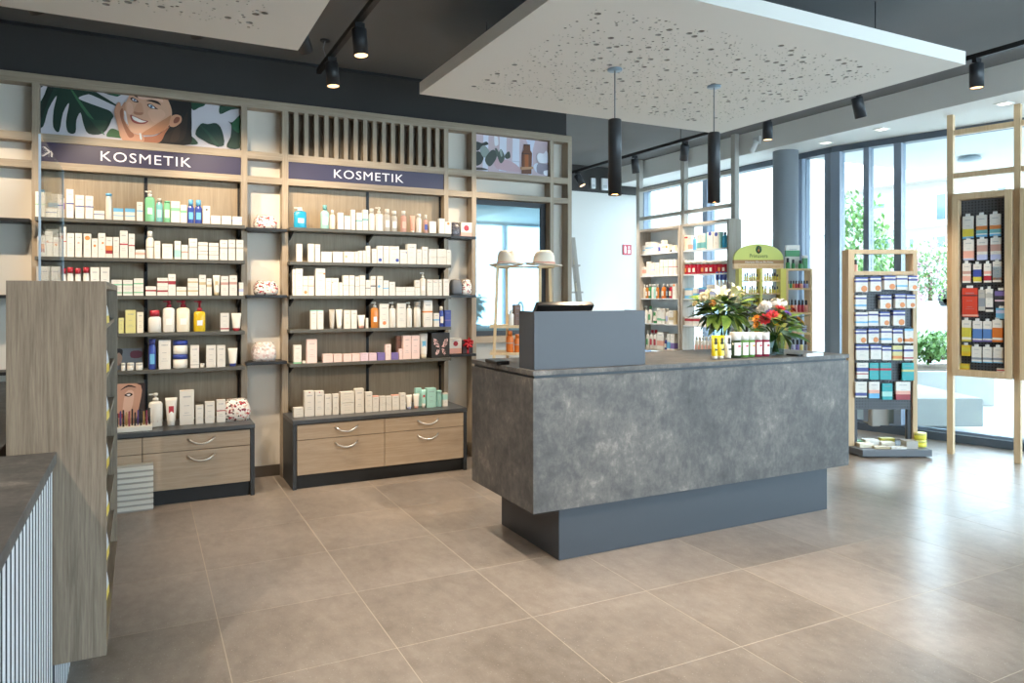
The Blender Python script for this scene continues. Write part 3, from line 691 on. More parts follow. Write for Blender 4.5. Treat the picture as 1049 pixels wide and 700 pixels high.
P.done(pr)
pr, P = poster(2.594, 3.331, 2.492, 2.818, 'poster of an amber glass bottle with eucalyptus and white towels', 'c7b4bd')
D = dict(base=(480, 130), sc=10.49)
for xs, c in (((150, 215), 'd9dcea'), ((325, 410), 'd6dae8'), ((465, 550), 'd3d9e8')):
    P.shape([(xs[0]+10, 40), (xs[1], 45), (xs[1]-8, 480), (xs[0], 470)], c, smooth=0, **D)
P.shape([(605, 100), (725, 105), (690, 240), (680, 520), (640, 520), (650, 240)], 'cfd5e8', smooth=0, **D)
P.shape([(275, 100), (310, 110), (318, 190), (280, 200)], 'e5e7ef', **D)
P.shape([(464, 365), (552, 375), (552, 382), (464, 372)], 'b3b6c6', smooth=0, **D)
P.shape([(300, 340), (470, 380), (560, 480), (300, 450)], 'c3a3ad', **D)
P.shape([(80, 160), (140, 175), (190, 160), (210, 190), (150, 210), (95, 260), (70, 220)], '2d332f', **D)
P.shape([(70, 280), (120, 270), (160, 330), (130, 400), (70, 410)], '2a302a', **D)
P.shape([(120, 240), (165, 200), (220, 260), (210, 330), (150, 320)], '8b9894', **D)
P.shape([(180, 330), (250, 250), (300, 280), (290, 350), (230, 425), (185, 390)], '3d4640', **D)
P.shape([(280, 240), (300, 235), (330, 300), (310, 330)], '4e5a52', **D)
P.shape([(310, 320), (345, 240), (385, 330), (345, 395)], '4a554e', **D)
P.shape([(330, 260), (350, 250), (360, 310), (345, 320)], '98a5a1', **D)
P.shape([(385, 310), (430, 265), (445, 330), (400, 345)], '3f473f', **D)
P.shape([(70, 440), (140, 440), (210, 465), (80, 465)], '4a4340', **D)
P.shape([(588, 188), (656, 192), (660, 255), (678, 285), (672, 510), (566, 505), (572, 280), (590, 245)], '6b3a18', smooth=0, **D)
P.shape([(600, 300), (640, 300), (640, 440), (600, 440)], 'a85a1e', smooth=0, **D)
P.shape([(590, 190), (655, 194), (655, 205), (590, 200)], '3c1f0e', smooth=0, **D)
P.shape([(570, 285), (676, 292), (676, 300), (570, 294)], '3c1f0e', smooth=0, **D)
P.shape([(545, 435), (690, 430), (690, 455), (560, 465)], 'b98d6a', smooth=0, **D)
P.shape([(725, 330), (750, 285), (800, 290), (830, 260), (865, 330), (850, 385), (760, 390)], 'e3e6f1', **D)
P.shape([(690, 430), (730, 390), (760, 440), (730, 495)], 'd5dbea', **D)
P.shape([(740, 400), (850, 410), (870, 460), (800, 510), (730, 490)], '8f8a99', **D)
P.shape([(800, 480), (850, 470), (860, 520), (810, 520)], 'e6e8f2', **D)
P.done(pr)
signm = mat('39354f', .35)
for x0, x1, u0, u1, vv, lab in ((-.611, .661, 103, 195.8, 163, 'KOSMETIK sign in white letters on dark violet under the woman poster'), (1.007, 2.291, 342.3, 413.6, 181, 'KOSMETIK sign in white letters on dark violet under the slats')):
    r = empty('shop_sign', ((x0+x1)/2, YF+.008, 2.304)); tag(r, lab, 'sign'); hx = (x1-x0)/2
    MB().box(-hx, hx, 0, .02, 0, .130).obj('sign_board', signm, r)
    a, b = xat(u0, YF), xat(u1, YF)
    text_mesh('lettering', 'KOSMETIK', mat('efedf2', .5), b-a, .068, r, Matrix.Translation(((a+b)/2-(x0+x1)/2, -.0015, .031)), 1.12)
# ================================================================== FOREGROUND DESK AND GONDOLA
GY0, GY1 = 2.624, 3.77; gx0, gx1, gxd = xat(6, GY0), xat(109, GY0), xat(58, GY0)
gz0, gz1 = zat(109, 671.5, GY0), zat(109, 288.3, GY0)
gd = empty('gondola_shelf', ((gx0+gx1)/2, GY0, gz0)); tag(gd, 'tall grey oak shelf end with lozenge bags beside the slatted desk', 'shelf unit')
hx = (gx1-gx0)/2; gh = gz1-gz0; gl = GY1-GY0
MB().box(-hx, hx, 0, .019, 0, gh).obj('end_panel', gond_v, gd, bevel=.001); MB().box(-hx, hx, gl-.019, gl, 0, gh).obj('end_panel', gond_v, gd, bevel=.001)
MB().box(-hx, hx, .019, gl-.019, gh-.022, gh-.0005).obj('top_panel', gond_h, gd); MB().box(-hx, -hx+.016, .019, gl-.019, .02, gh-.022).obj('back_panel', gond_v, gd)
MB().box(-hx, hx, .019, gl-.019, 0.0005, .02).obj('bottom_panel', gond_h, gd)
GZ = [1.298, 1.117, .942, .765, .59, .43]
for z in GZ: MB().box(-hx+.017, hx-.012, .0195, gl-.0195, z-gz0-.016, z-gz0).obj('shelf', gond_h, gd)
bagm = [mat('dfe3ea', .3), mat('e6c93f', .35), mat('3d5da8', .35)]
def bag(w, h, d):
    m = MB(); n = 5
    for mi, a, b in ((1, 0, .3), (0, .3, .72), (2, .72, .84), (0, .84, 1)):
        def ring(t):
            th = d/2*(1-t**2.2)+.002; return [(-w/2, -th, t*h), (w/2, -th, t*h), (w/2, th, t*h), (-w/2, th, t*h)]
        m.add(ring(a)+ring((a+b)/2)+ring(b), [(0, 1, 5, 4), (1, 2, 6, 5), (2, 3, 7, 6), (3, 0, 4, 7), (4, 5, 9, 8), (5, 6, 10, 9), (6, 7, 11, 10), (7, 4, 8, 11)], mi)
    m.add([(-w/2, -d/2, 0), (w/2, -d/2, 0), (w/2, d/2, 0), (-w/2, d/2, 0)], [(3, 2, 1, 0)], 1)
    return m.mesh('lozenge_bag', bagm)
bgm = bag(.085, .105, .032)
for si, z in enumerate([gz0+.02]+GZ[::-1]):
    for k in range(4):
        o = inst('lozenge_bag', bgm, None, (gx1-.030-.003*(k % 3), GY0+.085+k*.125+.01*((si*3+k) % 3), z+.0005), math.pi/2-.06, sc=(1, 1, 1.0 if z < 1.2 else .86))
        tag(o, f'white yellow and blue lozenge bag, {["bottom", "sixth", "fifth", "fourth", "third", "second", "top"][si]} shelf, {["first", "second", "third", "fourth"][k]} from the oak end panel', 'bag', 'lozenge bags in the shelf end')
# desk
DX0 = -1.45
dk = empty('slatted_desk', (gxd, 1.5, 0)); tag(dk, 'slate topped service desk with white vertical slat front', 'desk')
MB().box(DX0-gxd, 0, .25-1.5, GY0-.001-1.5, .885, .92).obj('worktop', stone, dk, bevel=.002)
MB().box(DX0-gxd, -.16, GY0+.0-1.5, 4.9-1.5, .885, .92).obj('worktop', stone, dk, bevel=.002)
MB().box(DX0-gxd+.05, -.0145, .3-1.5, GY0-.002-1.5, 0, .884).box(DX0-gxd+.05, -.2, GY0-1.5, 4.85-1.5, 0, .884).box(-.2, -.0145, GY0-1.5, 3.95-1.5, 0, gz0-.004).obj('carcass', mat('565b62', .6), dk)
def slat_mesh(h):
    m = MB(); m.box(-.014, -.0092, -.018, .018, 0, h, 1); m.add([(-.0091, -.0175, 0), (-.0091, .0175, 0), (-.0091, .0175, h), (-.0091, -.0175, h)], [(0, 1, 2, 3)], 0); return m.mesh('slat', [mat('e2e6ea', .4), mat('565b62', .5)])  # white faces, dark grey edges: shade on the slat sides put into the colour
sl, sl2 = slat_mesh(.884), slat_mesh(gz0-.004)
y = .32
while y < 3.95:
    if abs(y-GY0) > .019: inst('slat', sl if y < GY0 else sl2, dk, (0, y-1.5, 0))
    y += .0565
# acrylic screen
gs = empty('acrylic_screen', (-.40, 4.3, .92)); tag(gs, 'clear acrylic hygiene screen standing on the slatted desk', 'screen')
MB().box(-.004, .004, -.51, .51, .02, 1.19).obj('pane', acrylic, gs)
MB().box(-.0045, .0045, -.519, -.511, .02, 1.19).obj('polished_edge', mat('b8cbdc', .2), gs)
MB().box(-.006, .006, .5105, .513, .02, 1.19).obj('polished_edge', mat('a9bcc9', .3), gs)
for q in (-.35, .35): MB().box(-.09, .09, q-.03, q+.03, 0, .02).obj('foot', mat('c5ccd0', .3), gs)
# things on the desk
lf = MB().prism([(-.05, 0), (.05, 0), (.05, .02), (-.05, .13)], -.06, .06, 0, Matrix.Rotation(math.pi/2, 4, 'X')).obj('leaflet_holder', mat('e8e6d2', .4), None, (-.45, 2.42, .92)); tag(lf, 'cream leaflet holder on the slatted desk', 'leaflet holder')
MB().box(-.045, .045, -.061, -.06, .03, .05).obj('green_stripe', mat('4fa98a', .4), lf)
pt = empty('label_printer', (-.72, 3.45, .92)); tag(pt, 'black label printer on the desk behind the shelf end', 'printer')
MB().box(-.2, .2, -.15, .15, 0, .15).obj('housing', black_m, pt, bevel=.01); MB().box(-.19, .19, -.14, .14, .1505, .17).obj('lid', mat('6b7078', .4), pt, bevel=.004)
# louvred white panel in front of the cabinet
YL = 5.29; a, b = xat(118, YL), xat(157, YL); z1 = zat(157, 475, YL)
lv = empty('louvred_box', ((a+b)/2, YL, 0)); tag(lv, 'low white louvred box on the floor against the drawer cabinet', 'ventilation box'); h = (b-a)/2
MB().box(-h, h, .006, .055, .0, z1).obj('housing', mat('a9a59c', .6), lv)
for k in range(8):
    z = .012+k*(z1-.012)/8; MB().box(-h-.001, h+.001, -.004, .006, z, z+(z1-.012)/8*.62).obj('louvre', mat('d9d6cd', .5), lv)
# ================================================================== OUTDOORS
def gkind(o): return tag(o, kind='structure')
gkind(MB().prism([tuple(pb(TEND, .08)), tuple(pb(0, .08)), (XA+.08, 8.9), (XA+.08, 40), (70, 40), (70, -12), tuple(pb(TEND, .08)-Vector((0, 8)))], -.2, -.03).obj('ground_outside', paving))
gkind(bx('street_outside', mat('b9b9b8', .8), (14, 70, -12, 45, -.02, .98)))
gkind(MB().prism([tuple(pb(TEND, .09)), (K.x+.09, K.y), (XA+.09, 6.14), (10.4, 6.14), (10.4, -2.6)], 3.05, 3.4).obj('canopy_outside', canopy_m))
cl = empty('canopy_lamp', atd(993, 166, 8.6)); cl.location.z = 3.05; tag(cl, 'round surface lamp under the outdoor canopy', 'lamp')
MB().lathe([(0, -.06), (.12, -.05), (.13, -.03), (.1, 0)], 20).obj('housing', mat('9aa3a8', .5), cl)
# neighbouring white building seen through the far glass front
nb = empty('neighbour_building', (11.5, 14, 0)); tag(nb, 'white rendered building close outside the far glass front', 'building')
MB().prism([(0, -4.55), (0, 12), (8.5, 12), (8.5, 4.8)], 0, 9).obj('wall', house_white, nb)
for y in (-2.6, 1.2, 5.0):
    wv = MB().box(-.03, .05, y, y+1.5, .9, 2.0).obj('window', mat('c9ced2', .5), nb); MB().box(-.04, -.03, y+.08, y+1.42, .98, 1.92).obj('pane', mat('8ea4b2', .1), wv)
MB().box(-.12, .0, -4.6, 12, 2.55, 2.7).obj('ledge', mat('c7c9ca', .6), nb)
# house across the street
HX = 34.0
ho = empty('apartment_house', (HX, 20, .98)); tag(ho, 'white two storey house with balcony and tiled roof across the street', 'building')
y0, y1 = yat(1110, HX), yat(858, HX)
MB().box(0, 8, y0-20, y1-20, 0, 6.0).obj('wall', house_white, ho)
rf = MB().prism([(-1.0, 5.9), (-1.0, 6.05), (4, 8.6), (9, 6.05), (9, 5.9)], y0-21, y1-19.3, 0, Matrix.Rotation(math.pi/2, 4, 'X') @ Matrix.Scale(-1, 4, (0, 0, 1))).obj('roof', mat('b9aea4', .8), ho)
for u0, u1, v0, v1 in ((892, 909, 207, 226), (958, 972, 197, 227), (892, 913, 243, 262), (930, 939, 243, 268), (958, 972, 240, 262), (1020, 1034, 190, 224)):
    ya, yb = sorted((yat(u0, HX), yat(u1, HX))); uc = (u0+u1)/2; za, zb = zatx(uc, v1, HX)-.98, zatx(uc, v0, HX)-.98
    wv = MB().box(-.06, .05, ya-20, yb-20, za, zb).obj('window', mat('e2e4e6', .5), ho); MB().box(-.08, -.06, ya-20+.12, yb-20-.12, za+.1, zb-.1).obj('pane', mat('6f8494', .1), wv)
MB().box(-1.3, 0, yat(975, HX)-20, yat(880, HX)-20, 3.75, 3.95).obj('balcony_slab', mat('d9d8d4', .7), ho)
MB().box(-1.3, -1.24, yat(975, HX)-20, yat(880, HX)-20, 4.05, 4.75).obj('balcony_railing', mat('c9d0d4', .5), ho)
# greenery outside
def bush(name, c, rx, rz, label, cols, n=900, leaf=.09, seed=1, cat='bush'):
    rnd = random.Random(seed); r = empty(name, (c[0], c[1], c[2]-rz)); tag(r, label, cat); m = MB()
    for _ in range(n):
        a, t, q = rnd.uniform(0, 2*math.pi), math.acos(rnd.uniform(-1, 1)), rnd.uniform(.55, 1)*(1+.18*math.sin(5*rnd.random()))
        p = Vector((rx*q*math.sin(t)*math.cos(a), rx*q*math.sin(t)*math.sin(a), rz+rz*q*math.cos(t)))
        M = Matrix.Translation(p) @ Matrix.Rotation(rnd.uniform(0, 6.3), 4, 'Z') @ Matrix.Rotation(rnd.uniform(-1.2, 1.2), 4, 'X')
        s = leaf*rnd.uniform(.6, 1.3); m.add([(-s*.45, 0, 0), (0, -s, .1*s), (s*.45, 0, 0), (0, s, .1*s)], [(0, 1, 2, 3)], rnd.randrange(len(cols)), False, M)
    f = m.obj('foliage', cols, r); f['kind'] = 'stuff'
    MB().tube([(0, 0, 0), (0, 0, rz)], .05*rx+.02, 7).obj('trunk', mat('6b5844', .8), r)
lg = [leaf_mat('leaf_light', '6f9450', '9bbb74'), leaf_mat('leaf_mid', '587d44', '7aa05a'), leaf_mat('leaf_grey', '7f9a78', 'a7bd9c')]
p = atd(871, 250, 17); bush('street_tree', (p.x, p.y, 2.4), 1.0, 1.3, 'light green bushy tree beyond the display stand outside', lg, 3200, .085, 2, 'tree')
p = atd(953, 272, 20); bush('flowering_shrub', (p.x, p.y, 2.05), .75, .8, 'green shrub with pink blossoms behind the street fence', lg+[mat('d9a3b8', .6)], 1800, .07, 3)
p = atd(990, 268, 27); bush('flowering_shrub', (p.x, p.y, 2.2), .9, 1.1, 'green shrub behind the framed pegboard outside', lg, 800, .11, 4)
p = atd(900, 285, 19); bush('street_shrub', (p.x, p.y, 1.75), .9, .6, 'wide pale green shrub at the foot of the house', lg, 900, .11, 5)
p = atd(952, 352, 9.9); bush('planter_plant', (p.x, p.y, .70), .22, .22, 'bright green plant growing in the concrete planter', lg[:2], 500, .05, 6, 'plant')
p = atd(966, 354, 10.4); bush('planter_plant', (p.x, p.y, .68), .2, .2, 'small pale green plant beside the planter fin', [lg[2], lg[0]], 400, .05, 7, 'plant')
# street fence and delivery van
fc = empty('street_fence', (13.3, 5, 0)); tag(fc, 'white fence of narrow upright boards along the street', 'fence')
m = MB()
for k in range(120): m.box(-.015, .015, -4+k*.075, -4+k*.075+.055, .0, 1.2)
m.obj('pickets', mat('e9eaec', .6), fc)['kind'] = 'stuff'
MB().box(.016, .05, -4.05, 5.05, .3, .38).box(.016, .05, -4.05, 5.05, .98, 1.06).obj('fence_rail', mat('dfe1e4', .6), fc)
vn = empty('delivery_van', (22.0, yat(948, 22.0), .98)); tag(vn, 'white van with red lettering parked across the street', 'van')
VB = [(-2.3, .3), (2.3, .3), (2.3, 1.0), (2.0, 1.15), (1.5, 1.75), (1.3, 1.85), (-2.2, 1.85), (-2.3, 1.7)]
MB().prism(VB, -.9, .9, 0, Matrix.Rotation(math.pi/2, 4, 'Z') @ Matrix.Rotation(math.pi/2, 4, 'X')).obj('body', mat('eef0f2', .3), vn, bevel=.05)
for q in (-1.35, 1.35):
    wv = MB().lathe([(.33, -.1), (.33, .1)], 20, M=Matrix.Translation((-.86, q*-1, .33)) @ Matrix.Rotation(math.pi/2, 4, 'Y')).obj('wheel', mat('3a3c40', .7), vn); MB().lathe([(0, -.105), (.2, -.105)], 16, M=Matrix.Translation((-.86, q*-1, .33)) @ Matrix.Rotation(math.pi/2, 4, 'Y')).obj('hub_cap', mat('b9bcc0', .4), wv)
rd = mat('d8473f', .5)
for d in ((-.92, -.905, -.75, .75, .98, 1.0), (-.92, -.905, -.75, .75, .66, .68), (-.92, -.905, -.75, -.72, .68, .98), (-.92, -.905, .72, .75, .68, .98)): MB().box(*d).obj('red_frame', rd, vn)
for q in (-.45, -.1, .2, .45): MB().box(-.92, -.905, q, q+.12, .73, .93).obj('red_letter', rd, vn)
# concrete bench and planter fins on the forecourt
bn = empty('concrete_bench', cview(4.3, 7.42, -.03), -TH); tag(bn, 'long pale concrete bench block on the forecourt outside', 'bench')
MB().box(-.62, .52, 0, 1.15, .09, .38).obj('block', concrete, bn, bevel=.012); MB().box(-.5, .3, .12, 1.0, 0, .09).obj('recessed_foot', mat('8d9094', .8), bn)
for x, yb in ((-.12, 1.32), (.12, 1.42)):
    p = bn.matrix_basis @ Vector((x, yb, 0))
    f = MB().prism([(-.16, 0), (.16, 0), (-.06, .78), (-.11, .78)], -.02, .02, 0, Matrix.Rotation(math.pi/2, 4, 'X')).obj('concrete_fin', concrete, None, (p.x, p.y, -.03), -TH, .004)
    tag(f, 'slanted thin concrete planter fin behind the bench', 'planter fin', 'planter fins behind the bench')
pl = empty('concrete_planter', cview(5.55, 9.75, -.03), -TH); tag(pl, 'low pale concrete planter with green plants on the forecourt', 'planter')
MB().box(-.7, .7, -.35, .65, 0, .45).obj('trough', concrete, pl, bevel=.01); MB().box(-.62, .62, -.27, .57, .4505, .46).obj('soil', mat('5a4a3a', .9), pl)
# ================================================================== PRODUCTS
CN = {'ffffff': 'white', 'f1ece2': 'white', 'navy': 'navy'}
WH = 'e4ded4'
PAL = dict(w=WH, n='4a4f8f', b='6fb4dc', g='7fbf94', r='b5343f', o='e08a4a', p='b98fd0', c='ece0c8', y='d9cf8a', t='77b5b5', l='b9bfe0', s='e8ab98', k='3a3a40', m='a9d8cd', e='cbb78f', q='c99c8e', a='b9b2a8', i='eed2cb', u='3e4f9e', v='7a6aa8', x='9d2f38', z='dfc7d2', d='8e939a')
NM = dict(w='white', n='navy', b='sky blue', g='green', r='red', o='orange', p='lilac', c='cream', y='pale yellow', t='teal', l='lavender', s='salmon', k='black', m='mint', e='gold', q='rose', a='grey', i='pale pink', u='dark blue', v='purple', x='crimson', z='mauve', d='grey')
USED = {}
def put(root, label, cat, group):
    tag(root, label, cat, group)
MESHES = {}
def carton_mesh(w, d, h, base, bands, dot):
    key = (round(w, 3), round(d, 3), round(h, 3), base, bands, dot)
    if key in MESHES: return MESHES[key]
    m = MB(); mats = [print_mat(PAL[base])]; cuts = [(0, 0.0)]
    segs = []; z = 0.0
    for c, a, b in sorted(bands, key=lambda t: t[1]):
        if a > z: segs.append((base, z, a))
        segs.append((c, a, b)); z = b
    if z < 1: segs.append((base, z, 1))
    idx = {base: 0}
    for c, a, b in segs:
        if c not in idx: idx[c] = len(mats); mats.append(mat(PAL[c], .45))
        x0, x1, y0, y1, z0, z1 = -w/2, w/2, 0, d, a*h, b*h
        vs = [(x, y, zz) for zz in (z0, z1) for y in (y0, y1) for x in (x0, x1)]
        fs = [(0, 1, 5, 4), (2, 6, 7, 3), (0, 4, 6, 2), (1, 3, 7, 5)]
        if a == 0: fs.append((0, 2, 3, 1))
        if b == 1: fs.append((4, 5, 7, 6))
        m.add(vs, fs, idx[c])
    for c, fx, fz, fr in dot:
        if c not in idx: idx[c] = len(mats); mats.append(mat(PAL[c], .45))
        n = 12; r = fr*w; ring = [(fx*w+r*math.cos(2*math.pi*k/n), -.0006, fz*h+r*math.sin(2*math.pi*k/n)) for k in range(n)]
        m.add(ring, [list(range(n))], idx[c])
    me = m.mesh('carton', mats); MESHES[key] = me; return me
def carton(loc, w, d, h, place, group, base='w', bands=(), dot=(), rz=0, word=None):
    o = inst('carton', carton_mesh(w, d, h, base, tuple(bands), tuple(dot)), None, loc, rz)
    size = 'tall' if h > 2.1*w else ('flat' if w > 1.15*h else 'small')
    ds = f'{size} {NM[base]} carton'
    if dot: ds += f' with {NM[dot[0][0]]} dot'
    elif bands: ds += f' with {NM[bands[0][0]]} band'
    put(o, f'{ds}, {place}', 'carton', group); return o
def bottle(loc, w, h, place, group, body='t', cap='w', capf=.18, neck=.45, flat=.7, sq=1.0, word='bottle', label=None, gl=.15, lat=True):
    r = empty('bottle', loc); put(r, f'{NM[body]} {word} with {NM[cap]} cap, {place}', 'bottle', group)
    R = w/2; hb = h*(1-capf); pw = sq
    MB().lathe([(R*.92, 0), (R, .02*h), (R, hb*.82), (R*.9, hb*.9), (R*neck, hb*.97), (R*neck, hb)], 16, sx=1, sy=flat, pw=pw).obj('body', mat(PAL[body], gl), r)
    MB().lathe([(R*neck*1.12, hb), (R*neck*1.12, h*.985), (R*neck*.9, h)], 14).obj('cap', mat(PAL[cap], .3), r)
    if label:
        MB().add([(-R*.62, -R*flat*1.0-.0008, hb*.22), (R*.62, -R*flat*1.0-.0008, hb*.22), (R*.62, -R*flat*1.0-.0008, hb*.62), (-R*.62, -R*flat*1.0-.0008, hb*.62)], [(0, 1, 2, 3)]).obj('label', mat(PAL[label], .4), r)
    return r
def pump(loc, w, h, place, group, body='w', head='w', bf=.74, flat=.7, ring=None):
    r = empty('pump_bottle', loc); put(r, f'{NM[body]} pump bottle with {NM[head]} dispenser, {place}', 'bottle', group)
    R = w/2; hb = h*bf
    MB().lathe([(R*.95, 0), (R, .02*h), (R, hb*.88), (R*.85, hb*.96), (R*.4, hb)], 18, sy=flat, pw=.75).obj('body', mat(PAL[body], .2), r)
    pm = MB(); pm.lathe([(R*.42, hb), (R*.42, hb+.09*h), (R*.16, hb+.10*h), (R*.16, h*.93)], 12)
    pm.lathe([(R*.34, h*.92), (R*.36, h*.985), (R*.2, h)], 12); pm.box(-R*.95, 0, -R*.13, R*.13, h*.945, h*.985)
    pm.obj('pump_head', mat(PAL[head], .3), r)
    if ring: MB().lathe([(R*.34, -.0006), (R*.2, -.0006)], 16, M=Matrix.Translation((0, -R*flat*.99, hb*.22)) @ Matrix.Rotation(math.pi/2, 4, 'X')).obj('ring_mark', mat(PAL[ring], .4), r)
    else: MB().box(-R*.45, R*.45, -R*flat-.001, -R*flat*.5, hb*.3, hb*.55).obj('label', mat('f3efe8', .4), r)
    return r
def tube(loc, w, h, place, group, body='w', cap='w', capf=.16, mark=None):
    r = empty('tube', loc); put(r, f'{NM[body]} tube standing on its {NM[cap]} cap, {place}', 'tube', group)
    R = w/2; m = MB(); n = 16; L = 7; vs = []
    for i in range(L):
        t = i/(L-1); hx = R*(.72+.28*t); hy = R*.72*(1-t)**.8+.0015
        vs += [(hx*math.cos(2*math.pi*k/n), hy*math.sin(2*math.pi*k/n), h*(capf+(1-capf)*t)) for k in range(n)]
    fs = [(i*n+k, i*n+(k+1) % n, (i+1)*n+(k+1) % n, (i+1)*n+k) for i in range(L-1) for k in range(n)]+[[(L-1)*n+k for k in range(n)]]
    m.add(vs, fs, 0, True).obj('body', mat(PAL[body], .3), r)
    MB().lathe([(R*.62, 0), (R*.66, h*capf)], 16).obj('cap', mat(PAL[cap], .3), r)
    if mark: MB().box(-R*.4, R*.4, -R*.5, -R*.2, h*.45, h*.7).obj('printed_mark', mat(PAL[mark], .4), r)
    return r
def jar(loc, w, h, place, group, body='w', lid='w'):
    r = empty('cream_jar', loc); put(r, f'{NM[body]} cream jar with {NM[lid]} lid, {place}', 'jar', group); R = w/2
    MB().lathe([(R*.9, 0), (R, .06*h), (R, h*.66)], 18).obj('body', mat(PAL[body], .3), r)
    MB().lathe([(R*1.02, h*.665), (R*1.02, h*.97), (R*.95, h)], 18).obj('lid', mat(PAL[lid], .3), r); return r
def spray(loc, w, h, place, group, body='w'):
    r = empty('spray_can', loc); put(r, f'{NM[body]} spray can, {place}', 'can', group); R = w/2
    MB().lathe([(R*.95, 0), (R, .02*h), (R, h*.66), (R*.75, h*.74), (R*.72, h*.76)], 18).obj('body', mat(PAL[body], .35), r)
    MB().lathe([(R*.66, h*.761), (R*.66, h*.97), (R*.6, h)], 16).obj('cap', mat(PAL[body], .35), r)
    MB().lathe([(R*1.005, h*.40), (R*1.005, h*.44)], 18).obj('printed_band', mat('b3b0aa', .4), r); return r
def pouch(loc, w, h, d, place, group, m, desc, rz=0, bow=None):
    r = empty('gift_pouch', loc, rz); put(r, f'{desc}, {place}', 'gift set', group); mb = MB(); n, L = 20, 6; vs = []
    for i in range(L+1):
        t = i/L; k = .86+.14*math.sin(math.pi*min(1, t*1.25)) if t < .8 else .86+.14*math.sin(math.pi)-(t-.8)*1.1
        for j in range(n):
            a = 2*math.pi*j/n; c, q = math.cos(a), math.sin(a); c = math.copysign(abs(c)**.45, c); q = math.copysign(abs(q)**.45, q)
            vs.append((w/2*c*k, d/2*q*k, h*t+.006*h*math.sin(7*a+i)))
    fs = [(i*n+j, i*n+(j+1) % n, (i+1)*n+(j+1) % n, (i+1)*n+j) for i in range(L) for j in range(n)]+[[j for j in reversed(range(n))], [L*n+j for j in range(n)]]
    mb.add(vs, fs, 0, True).obj('pouch_body', m, r)
    MB().tube([(-w*.36, -d*.1, h*.97), (-w*.1, -d*.3, h*1.02), (w*.2, -d*.2, h*1.0), (w*.38, -d*.1, h*.95)], .006, 6).obj('zip', mat('b8b2a8' if not bow else PAL[bow], .4), r)
    return r
def row(items, Y, zs, place, group, dy=.0, dep=.05):
    for it in items:
        u0, u1, vt, kind = it[:4]; kw = it[4] if len(it) > 4 else {}
        kw = dict(kw); y = Y+kw.pop('back', 0)
        x0, x1 = xat(u0, y), xat(u1, y); uc = (u0+u1)/2; w = (x1-x0)*.97; h = max(.015, zat(uc, vt, y)-zs); c = (x0+x1)/2
        if kind == 'c': carton((c, y, zs+.0004), w, kw.pop('d', min(dep, max(.03, w*.8))), h, place, group, **kw)
        elif kind == 'k':
            n = kw.pop('n', 2)
            for q in range(n): carton((c, y, zs+.0004+q*h/n), w, min(dep, w*.8), h/n*.965, place, group, **kw)
        elif kind == 'b': bottle((c, y+w*.4, zs+.0004), w, h, place, group, **kw)
        elif kind == 'p': pump((c, y+w*.4, zs+.0004), w, h, place, group, **kw)
        elif kind == 't': tube((c, y+w*.35, zs+.0004), w, h, place, group, **kw)
        elif kind == 'j':
            n = kw.pop('n', 1)
            for q in range(n): jar((c, y+w/2, zs+.0004+q*h/n), w, h/n*.985, place, group, **kw)
        elif kind == 's': spray((c, y+w/2, zs+.0004), w, h, place, group, **kw)
def bd(c, a=.45, b=.5, **k): return dict(bands=((c, a, b),), **k)
def dt(c, z=.2, r=.2, x=0, **k): return dict(dot=((c, x, z, r),), **k)
ZS = [1.917, 1.658, 1.40, 1.141, .882]; YR = YS+.022
ORD = ['top', 'second', 'third', 'fourth', 'lowest']
def place(i, left): return f'{ORD[i]} shelf under the {"woman poster" if left else "slats"}'
def grp(i, left): return f'products on the {ORD[i]} shelf of the {"woman poster" if left else "slatted"} bay'
L1 = [(36, 47.5, 196.5, 'c', bd('g', .48, .52)), (48, 52.6, 197, 'c', dict(back=.06, base='c')), (53, 60, 199, 'c', dict(back=.06)), (49, 60.5, 208, 'c', bd('b', .7, 1)), (61, 66, 203, 'c', bd('p', .45, .75)),
      (67.8, 75.5, 194, 'c', bd('n', .48, .53)), (77, 86.2, 200, 'c', bd('n', .5, .55)), (87.5, 95.5, 200.8, 'c', bd('n', .5, .55)), (96, 107, 216, 'c', bd('n', .52, .62)), (107.8, 114.8, 198, 'b', dict(body='w', cap='b', capf=.1, neck=.85, flat=.8)),
      (116, 126.3, 213.5, 'c', dict(bands=(('b', .35, .42), ('b', .7, 1)))), (128, 138.3, 213.8, 'c', dict(bands=(('b', .35, .42), ('b', .7, 1)))), (140, 146.4, 207, 'c', bd('b', .5, .56)),
      (148.2, 159, 195, 'p', dict(body='g', head='w', bf=.8)), (159.5, 167, 203, 'b', dict(body='t', cap='a', capf=.16, neck=.55, label='m')), (167.4, 175, 206, 'b', dict(body='g', cap='g', capf=.05, neck=.8, label='w')), (175.3, 184.4, 206.4, 'c', bd('g', .54, .7)), (185, 191.3, 210, 'c', bd('g', .55, .7)),
      (192, 199.2, 204.5, 'b', dict(body='u', cap='b', capf=.25, neck=.62, label='b')), (199.5, 207.4, 204.8, 'b', dict(body='u', cap='b', capf=.25, neck=.62, label='b')), (208, 215.4, 211, 'c', dt('k', .78, .14)), (216, 226, 221, 'c', bd('l', .45, .65)), (227, 237, 221.3, 'c'), (238, 248, 222, 'c', bd('l', .4, .65))]
